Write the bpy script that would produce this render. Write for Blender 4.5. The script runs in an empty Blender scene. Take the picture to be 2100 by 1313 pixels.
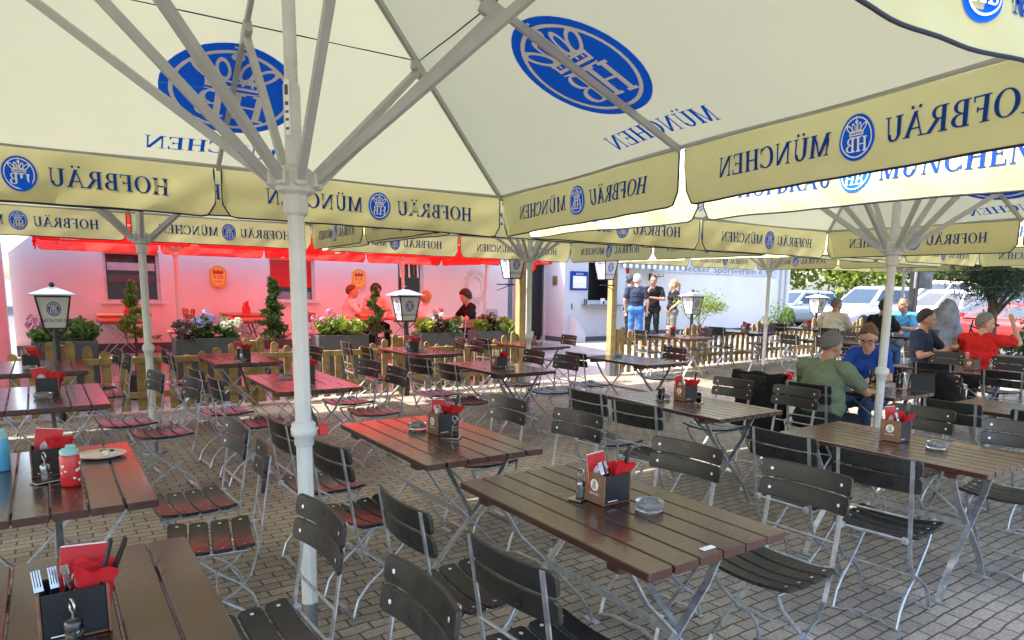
import bpy, bmesh, math, random
from mathutils import Vector, Matrix, noise
from math import sin, cos, pi, radians, sqrt, atan2, hypot
random.seed(11)
SC = bpy.context.scene
COL = SC.collection
# world frame: X and Y run along the rows of tables, Z up, metres; the camera stands at the origin
# ------------------------------------------------------------------ materials
def srgb(r, g, b):
    f = lambda c: ((c/255+0.055)/1.055)**2.4 if c > 10 else c/255/12.92
    return (f(r), f(g), f(b), 1)
MATS = {}
def mat(name, col, rough=.5, metal=0, var=.12, scale=8, bump=0, bscale=60, coat=0, trans=0, tcol=None, spec=.5, rvar=0, vary=None):
    if name in MATS: return MATS[name]
    m = bpy.data.materials.new(name); m.use_nodes = True; MATS[name] = m
    nt = m.node_tree; N = nt.nodes; L = nt.links
    p = N['Principled BSDF']; p.inputs['Roughness'].default_value = rough; p.inputs['Metallic'].default_value = metal
    p.inputs['Specular IOR Level'].default_value = spec
    if coat: p.inputs['Coat Weight'].default_value = coat; p.inputs['Coat Roughness'].default_value = .12
    c = col if len(col) == 4 else (*col, 1)
    tc = N.new('ShaderNodeTexCoord'); nz = N.new('ShaderNodeTexNoise'); nz.inputs['Scale'].default_value = scale; nz.inputs['Detail'].default_value = 4
    L.new(tc.outputs['Object'], nz.inputs['Vector'])
    mp = N.new('ShaderNodeMapRange'); mp.inputs['From Min'].default_value = .3; mp.inputs['From Max'].default_value = .7
    mp.inputs['To Min'].default_value = 1-var; mp.inputs['To Max'].default_value = 1+var
    L.new(nz.outputs['Fac'], mp.inputs['Value'])
    hs = N.new('ShaderNodeVectorMath'); hs.operation = 'SCALE'; hs.inputs[0].default_value = c[:3]
    fac = mp.outputs['Result']
    if vary:      # every copy a little lighter or darker
        oi = N.new('ShaderNodeObjectInfo'); mr = N.new('ShaderNodeMapRange'); mr.inputs['To Min'].default_value = 1-vary; mr.inputs['To Max'].default_value = 1+vary
        L.new(oi.outputs['Random'], mr.inputs['Value']); mm = N.new('ShaderNodeMath'); mm.operation = 'MULTIPLY'
        L.new(fac, mm.inputs[0]); L.new(mr.outputs['Result'], mm.inputs[1]); fac = mm.outputs[0]
    L.new(fac, hs.inputs['Scale']); L.new(hs.outputs[0], p.inputs['Base Color'])
    if rvar:
        r2 = N.new('ShaderNodeMapRange'); r2.inputs['From Min'].default_value = .3; r2.inputs['From Max'].default_value = .7
        r2.inputs['To Min'].default_value = rough-rvar; r2.inputs['To Max'].default_value = rough+rvar
        L.new(nz.outputs['Fac'], r2.inputs['Value']); L.new(r2.outputs['Result'], p.inputs['Roughness'])
    if bump:
        n2 = N.new('ShaderNodeTexNoise'); n2.inputs['Scale'].default_value = bscale; n2.inputs['Detail'].default_value = 3
        L.new(tc.outputs['Object'], n2.inputs['Vector'])
        b = N.new('ShaderNodeBump'); b.inputs['Strength'].default_value = bump; b.inputs['Distance'].default_value = .02
        L.new(n2.outputs['Fac'], b.inputs['Height']); L.new(b.outputs[0], p.inputs['Normal'])
    if trans:
        t = N.new('ShaderNodeBsdfTranslucent'); t.inputs['Color'].default_value = tcol or c
        mx = N.new('ShaderNodeMixShader'); mx.inputs[0].default_value = trans
        L.new(p.outputs[0], mx.inputs[1]); L.new(t.outputs[0], mx.inputs[2])
        L.new(mx.outputs[0], N['Material Output'].inputs['Surface'])
    return m
def glassmat(name, col, rough=.02):
    m = bpy.data.materials.new(name); m.use_nodes = True; MATS[name] = m
    p = m.node_tree.nodes['Principled BSDF']; p.inputs['Base Color'].default_value = (*col, 1)
    p.inputs['Transmission Weight'].default_value = 1; p.inputs['Roughness'].default_value = rough; p.inputs['IOR'].default_value = 1.45
    return m
def groundmat(name, c1, c2, mortar, bw, bh, rot=0, ms=.012, sq=1, off=.5):
    m = bpy.data.materials.new(name); m.use_nodes = True; MATS[name] = m
    nt = m.node_tree; N = nt.nodes; L = nt.links; p = N['Principled BSDF']
    tc = N.new('ShaderNodeTexCoord'); mpg = N.new('ShaderNodeMapping'); mpg.inputs['Rotation'].default_value[2] = rot
    L.new(tc.outputs['Object'], mpg.inputs['Vector'])
    wn = N.new('ShaderNodeTexNoise'); wn.inputs['Scale'].default_value = 6; L.new(mpg.outputs[0], wn.inputs['Vector'])
    wa = N.new('ShaderNodeVectorMath'); wa.operation = 'MULTIPLY_ADD'; wa.inputs[1].default_value = (.03,.03,0); L.new(wn.outputs['Color'], wa.inputs[0]); L.new(mpg.outputs[0], wa.inputs[2])
    bt = N.new('ShaderNodeTexBrick'); L.new(wa.outputs[0], bt.inputs['Vector'])
    bt.inputs['Color1'].default_value = (*c1, 1); bt.inputs['Color2'].default_value = (*c2, 1); bt.inputs['Mortar'].default_value = (*mortar, 1)
    bt.inputs['Scale'].default_value = 1; bt.inputs['Brick Width'].default_value = bw; bt.inputs['Row Height'].default_value = bh
    bt.inputs['Mortar Size'].default_value = ms; bt.inputs['Mortar Smooth'].default_value = .3; bt.offset = off
    n1 = N.new('ShaderNodeTexNoise'); n1.inputs['Scale'].default_value = .9; n1.inputs['Detail'].default_value = 6; n1.inputs['Roughness'].default_value = .65
    n2 = N.new('ShaderNodeTexNoise'); n2.inputs['Scale'].default_value = 70; n2.inputs['Detail'].default_value = 3
    for n in (n1, n2): L.new(tc.outputs['Object'], n.inputs['Vector'])
    a1 = N.new('ShaderNodeMapRange'); a1.inputs['From Min'].default_value = .3; a1.inputs['From Max'].default_value = .7; a1.inputs['To Min'].default_value = .62; a1.inputs['To Max'].default_value = 1.3; L.new(n1.outputs['Fac'], a1.inputs['Value'])
    a2 = N.new('ShaderNodeMapRange'); a2.inputs['From Min'].default_value = .3; a2.inputs['From Max'].default_value = .7; a2.inputs['To Min'].default_value = .72; a2.inputs['To Max'].default_value = 1.28; L.new(n2.outputs['Fac'], a2.inputs['Value'])
    mu = N.new('ShaderNodeMath'); mu.operation = 'MULTIPLY'; L.new(a1.outputs[0], mu.inputs[0]); L.new(a2.outputs[0], mu.inputs[1])
    sc = N.new('ShaderNodeVectorMath'); sc.operation = 'SCALE'; L.new(bt.outputs['Color'], sc.inputs[0]); L.new(mu.outputs[0], sc.inputs['Scale'])
    # moss and dirt patches in the joints
    n3 = N.new('ShaderNodeTexNoise'); n3.inputs['Scale'].default_value = 2.3; n3.inputs['Detail'].default_value = 5; L.new(tc.outputs['Object'], n3.inputs['Vector'])
    r3 = N.new('ShaderNodeMapRange'); r3.inputs['From Min'].default_value = .5; r3.inputs['From Max'].default_value = .75; L.new(n3.outputs['Fac'], r3.inputs['Value'])
    m3 = N.new('ShaderNodeMath'); m3.operation = 'MULTIPLY'; L.new(r3.outputs[0], m3.inputs[0]); L.new(bt.outputs['Fac'], m3.inputs[1])
    mx = N.new('ShaderNodeMix'); mx.data_type = 'RGBA'; L.new(m3.outputs[0], mx.inputs['Factor']); L.new(sc.outputs[0], mx.inputs['A']); mx.inputs['B'].default_value = (.045,.05,.02,1)
    L.new(mx.outputs['Result'], p.inputs['Base Color']); p.inputs['Roughness'].default_value = .8
    inv = N.new('ShaderNodeMath'); inv.operation = 'MULTIPLY_ADD'; inv.inputs[1].default_value = -1; L.new(bt.outputs['Fac'], inv.inputs[0])
    s2 = N.new('ShaderNodeMath'); s2.operation = 'MULTIPLY'; s2.inputs[1].default_value = .35; L.new(n2.outputs['Fac'], s2.inputs[0]); L.new(s2.outputs[0], inv.inputs[2])
    b = N.new('ShaderNodeBump'); b.inputs['Strength'].default_value = .5; b.inputs['Distance'].default_value = .008; L.new(inv.outputs[0], b.inputs['Height']); L.new(b.outputs[0], p.inputs['Normal'])
    return m
def leafmat(name, c1, c2, tr=.35):
    m = bpy.data.materials.new(name); m.use_nodes = True; MATS[name] = m
    nt = m.node_tree; N = nt.nodes; L = nt.links; p = N['Principled BSDF']
    g = N.new('ShaderNodeNewGeometry'); mx = N.new('ShaderNodeMix'); mx.data_type = 'RGBA'
    L.new(g.outputs['Random Per Island'], mx.inputs['Factor']); mx.inputs['A'].default_value = (*c1, 1); mx.inputs['B'].default_value = (*c2, 1)
    L.new(mx.outputs['Result'], p.inputs['Base Color']); p.inputs['Roughness'].default_value = .5
    t = N.new('ShaderNodeBsdfTranslucent'); L.new(mx.outputs['Result'], t.inputs['Color'])
    ms = N.new('ShaderNodeMixShader'); ms.inputs[0].default_value = tr; L.new(p.outputs[0], ms.inputs[1]); L.new(t.outputs[0], ms.inputs[2])
    L.new(ms.outputs[0], N['Material Output'].inputs['Surface']); return m

mat('table_wood', (.050,.015,.010), .26, var=.10, scale=5, vary=.12, rvar=.03, coat=.5)
mat('chair_wood', (.017,.017,.017), .33, var=.22, scale=20, bump=.05, bscale=160, vary=.25, rvar=.08)
mat('galvanised', (.42,.45,.48), .38, metal=.75, var=.22, scale=30, rvar=.1)
mat('bolt', (.75,.75,.74), .35, metal=.4, var=.05)
mat('white_metal', (.56,.57,.55), .35, var=.09, scale=7, rvar=.1)
mat('grey_rib', (.40,.41,.40), .4, var=.06)
mat('dark_steel', (.22,.24,.26), .45, metal=.6)
mat('cream_fabric', (.47,.475,.35), .85, var=.08, scale=1.1, trans=.108, tcol=(.78,.79,.58,1), bump=.22, bscale=5, spec=.1)
mat('cream_valance_backlit', (.57,.54,.29), .85, var=.06, scale=3, trans=.19, tcol=(.72,.68,.33,1), bump=.1, bscale=12, spec=.1)  # canopy cream with the yellow of light shining through put into it
mat('print_blue', (.008,.16,1.0), .8, var=.04, trans=.25, tcol=(.01,.12,.85,1), spec=.1)
mat('print_navy', (.015,.07,.38), .8, var=.04, trans=.3, tcol=(.015,.08,.4,1), spec=.1)
mat('print_white', (.93,.93,.87), .8, var=.03, trans=.12, tcol=(.95,.95,.9,1), spec=.1)
mat('piping', (.008,.010,.03), .7, var=.1)
mat('red_fabric', (.62,.035,.03), .85, var=.06, scale=2, trans=.8, tcol=(.98,.075,.065,1), spec=.1)
mat('print_pale', (.85,.78,.74), .8, var=.03, trans=.5, spec=.1)
mat('sunlit_red_fabric', (.80,.16,.08), .85, var=.06, scale=2, trans=.5, tcol=(.9,.17,.07,1), spec=.1)  # lit copy of the red fabric, sunlight put into its colour
mat('box_wood', (.19,.095,.05), .5, var=.2, scale=30, bump=.1, bscale=120)
mat('black_board', (.008,.008,.009), .45, var=.3)
mat('sign_white', (.8,.8,.78), .5, var=.05)
mat('red_paper', (.50,.012,.014), .5, var=.1, scale=15)
mat('red_napkin', (.58,.012,.016), .8, var=.12, scale=25, trans=.15)
mat('paper', (.78,.75,.66), .7, var=.05)
mat('cutlery', (.42,.42,.42), .25, metal=1, var=.05)
mat('fence_wood', (.30,.20,.075), .75, var=.4, scale=9, bump=.2, bscale=60)
mat('post_wood', (.34,.24,.10), .7, var=.3, scale=6, bump=.15, bscale=40)
mat('facade', (.66,.63,.62), .85, var=.05, scale=1.2, bump=.12, bscale=90)
mat('kiosk_white', (.52,.52,.56), .7, var=.03, bump=.05, bscale=60)
mat('plinth', (.07,.075,.085), .7, var=.2)
mat('black_metal', (.012,.012,.014), .4, var=.2)
mat('planter_grey', (.075,.08,.09), .6, var=.15, scale=12, bump=.1, bscale=80)
mat('soil', (.03,.02,.012), .95, var=.3)
mat('lamp_glass', (.74,.74,.72), .3, var=.03, trans=.25)
mat('lamp_roof', (.42,.47,.55), .4, metal=.3)
mat('bark', (.09,.06,.035), .9, var=.3, scale=20, bump=.5, bscale=30)
mat('terracotta', (.34,.15,.08), .8, var=.2)
mat('stone', (.2,.2,.21), .85, var=.4, scale=5, bump=.6, bscale=14)
mat('dark_glass', (.02,.022,.026), .06, var=.2)
mat('car_glass', (.03,.045,.07), .05, var=.1)
mat('mid_glass', (.16,.20,.26), .08, var=.2, scale=3)
mat('rubber', (.012,.012,.012), .7, var=.2)
mat('yellow_sign', (.78,.50,.10), .5, var=.06)
mat('red_sign', (.45,.03,.02), .5, var=.06)
mat('plastic_red', (.55,.02,.02), .3, var=.08)
mat('plastic_blue', (.08,.38,.60), .3, var=.06)
mat('plastic_teal', (.25,.50,.50), .35, var=.06)
mat('plate_white', (.75,.68,.64), .25, var=.03)
mat('food', (.55,.25,.05), .6, var=.4, scale=60)
glassmat('glass', (.95,.97,.97))
mat('ashtray_glass', (.80,.84,.86), .08, var=.03)
MATS['ashtray_glass'].node_tree.nodes['Principled BSDF'].inputs['Transmission Weight'].default_value = .9
glassmat('beer', (.75,.42,.05))
leafmat('leaf_dark', (.025,.06,.015), (.06,.12,.03))
leafmat('leaf_mid', (.05,.11,.02), (.13,.22,.04))
leafmat('leaf_bright', (.10,.19,.025), (.30,.36,.06), .45)
leafmat('leaf_lime', (.14,.24,.03), (.34,.38,.06), .45)
leafmat('leaf_conifer', (.02,.05,.03), (.05,.09,.05), .2)
leafmat('leaf_purple', (.06,.03,.03), (.14,.08,.05), .3)
leafmat('petal_blue', (.22,.24,.55), (.45,.45,.72), .3)
leafmat('petal_white', (.55,.6,.42), (.75,.75,.66), .3)
leafmat('petal_pink', (.5,.14,.3), (.7,.35,.45), .3)
groundmat('paving', (.37,.305,.235), (.28,.235,.185), (.085,.075,.06), 0.155, .078, rot=0, ms=.006)
groundmat('light_paving', (.34,.335,.33), (.29,.285,.28), (.15,.145,.14), .4, .4, ms=.008)
# ------------------------------------------------------------------ mesh builder
class MB:
    def __init__(s): s.v = []; s.f = []; s.m = []; s.sm = []
    def add(s, vs, fs, m=0, smooth=False):
        o = len(s.v); s.v += [tuple(v) for v in vs]
        for f in fs: s.f.append([i+o for i in f]); s.m.append(m); s.sm.append(smooth)
    def box(s, x0, x1, y0, y1, z0, z1, m=0, M=None):
        vs = [Vector((x, y, z)) for z in (z0, z1) for y in (y0, y1) for x in (x0, x1)]
        if M: vs = [M @ v for v in vs]
        s.add(vs, [(0,2,3,1),(4,5,7,6),(0,1,5,4),(2,6,7,3),(0,4,6,2),(1,3,7,5)], m)
    def bbox(s, x0, x1, y0, y1, z0, z1, c=.006, m=0, M=None):   # box with chamfered edges
        P = []
        for z, i in ((z0, c), (z0+c, 0), (z1-c, 0), (z1, c)):
            k = c
            P.append([(x0+i+k, y0+i), (x1-i-k, y0+i), (x1-i, y0+i+k), (x1-i, y1-i-k), (x1-i-k, y1-i), (x0+i+k, y1-i), (x0+i, y1-i-k), (x0+i, y0+i+k)])
        vs = [Vector((x, y, z)) for (r, z) in zip(P, (z0, z0+c, z1-c, z1)) for x, y in r]
        if M: vs = [M @ v for v in vs]
        fs = [tuple(range(7, -1, -1)), tuple(range(24, 32))]
        for k in range(3):
            for i in range(8): j = (i+1) % 8; fs.append((k*8+i, k*8+j, k*8+8+j, k*8+8+i))
        s.add(vs, fs, m)
    def tube(s, pts, r, n=8, m=0, cap=True, smooth=True, closed=False):
        pts = [Vector(p) for p in pts]; k = len(pts)
        rr = list(r) if isinstance(r, (list, tuple)) else [r]*k
        up = Vector((0,0,1)); vs = []; prev = None
        for i, p in enumerate(pts):
            if closed: d = pts[(i+1) % k]-pts[i-1]
            else: d = pts[min(i+1, k-1)]-pts[max(i-1, 0)]
            d.normalize()
            if prev is None: a = d.cross(up if abs(d.z) < .95 else Vector((1,0,0)))
            else: a = prev-d*prev.dot(d)
            a.normalize(); prev = a; b = d.cross(a)
            for j in range(n): t = 2*pi*j/n; vs.append(p+(a*cos(t)+b*sin(t))*rr[i])
        fs = []
        for i in range(k if closed else k-1):
            i2 = (i+1) % k
            for j in range(n): j2 = (j+1) % n; fs.append((i*n+j, i*n+j2, i2*n+j2, i2*n+j))
        s.add(vs, fs, m, smooth)
        if cap and not closed: s.add(vs[:n], [tuple(range(n-1, -1, -1))], m); s.add(vs[-n:], [tuple(range(n))], m)
    def strap(s, pts, w, t, side, m=0):    # flat bar swept along pts; side = width direction
        pts = [Vector(p) for p in pts]; k = len(pts); sd = Vector(side).normalized(); vs = []
        for i, p in enumerate(pts):
            d = (pts[min(i+1, k-1)]-pts[max(i-1, 0)]).normalized(); nn = d.cross(sd).normalized()
            for a, b in ((-1,-1),(1,-1),(1,1),(-1,1)): vs.append(p+sd*(a*w/2)+nn*(b*t/2))
        fs = [(3,2,1,0), tuple(4*(k-1)+j for j in range(4))]
        for i in range(k-1):
            for j in range(4): j2 = (j+1) % 4; fs.append((i*4+j, i*4+j2, i*4+4+j2, i*4+4+j))
        s.add(vs, fs, m)
    def lathe(s, prof, c=(0,0,0), n=20, m=0, smooth=True, M=None, sy=1):
        c = Vector(c); vs = []
        for r, z in prof:
            for j in range(n): t = 2*pi*j/n; vs.append(Vector((r*cos(t), r*sin(t)*sy, z)))
        vs = [(M @ v if M else v)+c for v in vs]; fs = []
        for i in range(len(prof)-1):
            for j in range(n): j2 = (j+1) % n; fs.append((i*n+j, i*n+j2, i*n+n+j2, i*n+n+j))
        s.add(vs, fs, m, smooth)
        if prof[0][0] > 1e-4: s.add(vs[:n], [tuple(range(n-1, -1, -1))], m)
        if prof[-1][0] > 1e-4: s.add(vs[-n:], [tuple(range(n))], m)
    def ell(s, c, r, n=12, m=0, M=None):
        k = max(5, n//2); prof = [(sin(pi*i/k), -cos(pi*i/k)) for i in range(k+1)]
        prof[0] = (1e-5, -1); prof[-1] = (1e-5, 1)
        S = Matrix.Diagonal((r[0], r[1], r[2])).to_3x3()
        s.lathe(prof, c, n, m, True, (M.to_3x3() @ S) if M else S)
    def cap(s, a, b, ra, rb, n=12, m=0, sx=1, ax=None):  # capsule a->b
        a = Vector(a); b = Vector(b); d = b-a; L_ = d.length or 1e-6; d = d/L_
        pr = []
        for i in range(5): t = -pi/2+pi/2*i/4; pr.append((max(ra*cos(t), 1e-5), ra*sin(t)))
        for i in range(5): t = pi/2*i/4; pr.append((max(rb*cos(t), 1e-5), L_+rb*sin(t)))
        q = Vector((0,0,1)).rotation_difference(d).to_matrix()
        s.lathe(pr, a, n, m, True, q)
    def quad(s, a, b, c, d, m=0): s.add([a,b,c,d], [(0,1,2,3)], m)
    def prism(s, out, f, z0, z1, m=0):    # outline of 2-D points mapped by f(u, v, w)
        n = len(out); vs = [Vector(f(u, v, w)) for w in (z0, z1) for u, v in out]
        s.add(vs, [tuple(range(n-1, -1, -1)), tuple(range(n, 2*n))]+[(i, (i+1) % n, n+(i+1) % n, n+i) for i in range(n)], m)
    def build(s, name, mats, parent=None, loc=(0,0,0), rz=0, smooth=None):
        me = bpy.data.meshes.new(name); me.from_pydata([tuple(v) for v in s.v], [], s.f)
        for m in (mats if isinstance(mats, (list, tuple)) else [mats]): me.materials.append(MATS[m] if isinstance(m, str) else m)
        me.polygons.foreach_set('material_index', s.m); me.polygons.foreach_set('use_smooth', s.sm if smooth is None else [smooth]*len(s.f))
        me.validate(); me.update()
        o = bpy.data.objects.new(name, me); COL.objects.link(o); o.location = loc; o.rotation_euler[2] = rz
        if parent: o.parent = parent
        return o
def tag(o, label, cat, group=None):
    o['label'] = label; o['category'] = cat
    if group: o['group'] = group
    return o
def thing(name, label, cat, loc=(0,0,0), rz=0, group=None):
    o = bpy.data.objects.new(name, None); COL.objects.link(o); o.location = loc; o.rotation_euler[2] = rz; o.empty_display_size = .2
    return tag(o, label, cat, group)
def struct(o): o['kind'] = 'structure'; return o
KIDS = {}
def kids(o):
    return [c for c in o.children]
def dup(o, loc, rz, label, group=None, parent=None):
    c = o.copy(); COL.objects.link(c)
    if parent is not None: c.parent = parent
    else:
        c.location = loc; c.rotation_euler = (0, 0, rz); c['label'] = label
        if group: c['group'] = group
    for ch in kids(o): dup(ch, None, 0, None, None, c)
    return c
def zg(x, y):      # the yard rises a little towards the house and the car park
    a = .02*min(max(x-7, 0), 8); s = min(max((y-9.9)/4.4, 0), 1); s = s*s*(3-2*s)
    return a+(max(.26, a)-a)*s
# ------------------------------------------------------------------ lettering (flat polygons in a unit-height box)
def rect(x0, y0, x1, y1): return [(x0,y0),(x1,y0),(x1,y1),(x0,y1)]
def seg(x0, y0, x1, y1, w): return [(x0-w/2,y0),(x0+w/2,y0),(x1+w/2,y1),(x1-w/2,y1)]
def ring(cx, cy, rx, ry, ix, iy, a0=0, a1=360, n=20, rot=0, icx=None):
    out = []; icx = cx if icx is None else icx
    for k in range(n):
        t0 = radians(a0+(a1-a0)*k/n); t1 = radians(a0+(a1-a0)*(k+1)/n)
        q = [(cx+rx*cos(t0), cy+ry*sin(t0)), (cx+rx*cos(t1), cy+ry*sin(t1)), (icx+ix*cos(t1), cy+iy*sin(t1)), (icx+ix*cos(t0), cy+iy*sin(t0))]
        if rot: cr, sr = cos(radians(rot)), sin(radians(rot)); q = [(cx+(x-cx)*cr-(y-cy)*sr, cy+(x-cx)*sr+(y-cy)*cr) for x, y in q]
        out.append(q)
    return out
def disc(cx, cy, rx, ry, n=20): return [[(cx, cy)]+[(cx+rx*cos(2*pi*(k+i)/n), cy+ry*sin(2*pi*(k+i)/n)) for i in (0, 1)] for k in range(n)]
TK, TN, SF = .17, .07, .05
def stem(x, w=TK, y0=0, y1=1, b=True, t=True):
    o = [rect(x-w/2, y0, x+w/2, y1)]
    if b: o.append(rect(x-w/2-.09, y0, x+w/2+.09, y0+SF))
    if t: o.append(rect(x-w/2-.09, y1-SF, x+w/2+.09, y1))
    return o
def glyph(c):
    if c == 'H': return stem(.2)+stem(.72)+[rect(.28,.47,.64,.54)], .94
    if c == 'O': return ring(.45,.5,.43,.52,.26,.47), .92
    if c == 'F': return stem(.2)+[rect(.2,.94,.66,1),rect(.60,.78,.66,1),rect(.2,.47,.52,.53),rect(.47,.40,.53,.60)], .70
    if c == 'E': return stem(.2)+[rect(.2,.94,.66,1),rect(.60,.78,.66,1),rect(.2,.47,.52,.53),rect(.47,.40,.53,.60),rect(.2,0,.70,.06),rect(.64,0,.70,.24)], .76
    if c == 'B': return stem(.2)+ring(.38,.755,.27,.245,.13,.19,-90,90,10)+ring(.38,.26,.34,.26,.18,.20,-90,90,10)+[rect(.2,.945,.4,1),rect(.2,.46,.4,.53),rect(.2,0,.4,.06)], .78
    if c == 'R': return stem(.2)+ring(.38,.74,.28,.26,.13,.20,-90,90,10)+[rect(.2,.94,.4,1),rect(.2,.48,.4,.54),seg(.74,0,.42,.5,.18),rect(.66,0,.88,SF)], .86
    if c in 'AÄ':
        o = [seg(.12,0,.44,1,TN),seg(.74,0,.42,1,TK),rect(.22,.30,.62,.36),rect(.0,0,.26,SF),rect(.58,0,.90,SF)]
        if c == 'Ä': o += disc(.27,1.16,.07,.07,10)+disc(.58,1.16,.07,.07,10)
        return o, .90
    if c in 'UÜ':
        o = stem(.2,TK,.3,1,b=False)+stem(.68,TN,.3,1,b=False)+ring(.41,.3,.30,.32,.14,.24,180,360,12)
        if c == 'Ü': o += disc(.30,1.16,.07,.07,10)+disc(.58,1.16,.07,.07,10)
        return o, .90
    if c == 'M': return stem(.18,TN)+stem(.92,TK)+[seg(.54,.02,.20,1,TK),seg(.54,.02,.88,1,TN)], 1.12
    if c == 'N': return stem(.17,TN,t=False)+stem(.76,TN,b=False)+[seg(.74,0,.18,1,TK),rect(.0,.95,.26,1)], .94
    if c == 'C': return ring(.45,.5,.43,.52,.27,.46,42,318,18,0,.47)+[rect(.72,.68,.78,.96),rect(.72,.04,.78,.26)], .84
    return [], .4
def word(t, h, x0=0, y0=0, cx=None):
    P = []; x = 0
    for c in t:
        g, w = glyph(c)
        for poly in g: P.append([((x+px)*h, py*h) for px, py in poly])
        x += w*1.03
    w = x*h; dx = x0 if cx is None else cx-w/2
    return [[(px+dx, py+y0) for px, py in q] for q in P], w
def crown(cx, cy, s):
    P = []
    for k, (x, y, rx, ry, rot) in enumerate([(-.36,.35,.115,.26,42),(-.15,.38,.095,.23,12),(.15,.38,.095,.23,-12),(.36,.35,.115,.26,-42)]):
        P += ring(x, y, rx, ry, rx*.58, ry*.66, 0, 360, 16, rot)
    P += [rect(-.34,.02,.34,.075), rect(-.36,.15,.36,.19), rect(-.35,.02,-.30,.19), rect(.30,.02,.35,.19)]
    for k in range(5): P += disc(-.24+.12*k, .112, .022, .03, 6)
    P += ring(0,-.02,.36,.06,.33,.02,180,360,8)
    P += disc(0,.64,.085,.075,10)+[rect(-.018,.70,.018,.9), rect(-.065,.80,.065,.835)]+[seg(-.02,.19,-.02,.60,.05)]
    return [[(cx+x*s, cy+y*s) for x, y in q] for q in P]
def emblem_parts(rx, ry):          # blue oval, white ring + crown + letters, around (0,0)
    blue = disc(0, 0, rx, ry, 40)
    white = ring(0, 0, rx*.87, ry*.87, rx*.81, ry*.81, 0, 360, 40)
    white += crown(0, ry*.06, rx*1.12)
    global TK, TN, SF
    TK, TN, SF = .25, .13, .09; g, w = word('HB', ry*.62, 0, -ry*.62); dx = -w/2*.93; TK, TN, SF = .17, .07, .05
    white += [[(x*.93+dx, y) for x, y in q] for q in g]
    return blue, white
def put(mb, polys, f, off, m):
    for i, q in enumerate(polys):      # neighbouring pieces a hair apart so that no two faces share a plane
        vs = [f(u, v, off+(1 if off >= 0 else -1)*(i % 24)*2.5e-5) for u, v in q]
        mb.add(vs, [tuple(range(len(vs)))], m)
def textpolys(t, size, shear=0):  # built-in sans face as flat triangles, centred on x
    cu = bpy.data.curves.new('t', 'FONT'); cu.body = t; cu.size = size; cu.align_x = 'CENTER'; cu.shear = shear; cu.resolution_u = 3
    ob = bpy.data.objects.new('t', cu); COL.objects.link(ob); dg = bpy.context.evaluated_depsgraph_get()
    me = bpy.data.meshes.new_from_object(ob.evaluated_get(dg)); P = [[(me.vertices[i].co.x, me.vertices[i].co.y) for i in p.vertices] for p in me.polygons]
    bpy.data.objects.remove(ob); bpy.data.curves.remove(cu); bpy.data.meshes.remove(me); return P
# ------------------------------------------------------------------ folding chair (faces +X)
def slat(L_, W_, T_, fn, n=10, r=.02, bolts=()):
    """rounded board: length along u, width along v, thickness along w; fn(u,v,w) -> point"""
    mb = MB(); c = .004; vs = []
    en = [r*(1-cos(q*pi/8)) for q in range(4)]; us = [-L_/2+e for e in en]+[-L_/2+r+(L_-2*r)*i/n for i in range(n+1)]+[L_/2-e for e in reversed(en)]; n = len(us)-1
    for u in us:
        e = L_/2-abs(u); k = 0 if e >= r else r-sqrt(max(0, r*r-(r-e)**2))
        h = W_/2-k*.95; t = T_/2
        for v, w in ((-h,-t+c),(-h+c,-t),(h-c,-t),(h,-t+c),(h,t-c),(h-c,t),(-h+c,t),(-h,t-c)): vs.append(fn(u, v, w))
    fs = [tuple(range(7,-1,-1)), tuple(n*8+j for j in range(8))]
    for i in range(n):
        for j in range(8): j2 = (j+1) % 8; fs.append((i*8+j, i*8+j2, i*8+8+j2, i*8+8+j))
    mb.add(vs, fs, 0)
    for u, v in bolts:
        ps = [fn(u+.0075*cos(t*pi/4), v+.0075*sin(t*pi/4), T_/2+.0025) for t in range(8)]
        mb.add(ps+[fn(u, v, T_/2+.004)], [(j, (j+1) % 8, 8) for j in range(8)], 1, True)
    return mb
def join(*bs):
    o = MB()
    for b in bs:
        k = len(o.v); o.v += b.v; o.f += [[i+k for i in f] for f in b.f]; o.m += b.m; o.sm += b.sm
    return o
def xback(z): return -.192-(z-.46)*.153
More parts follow.
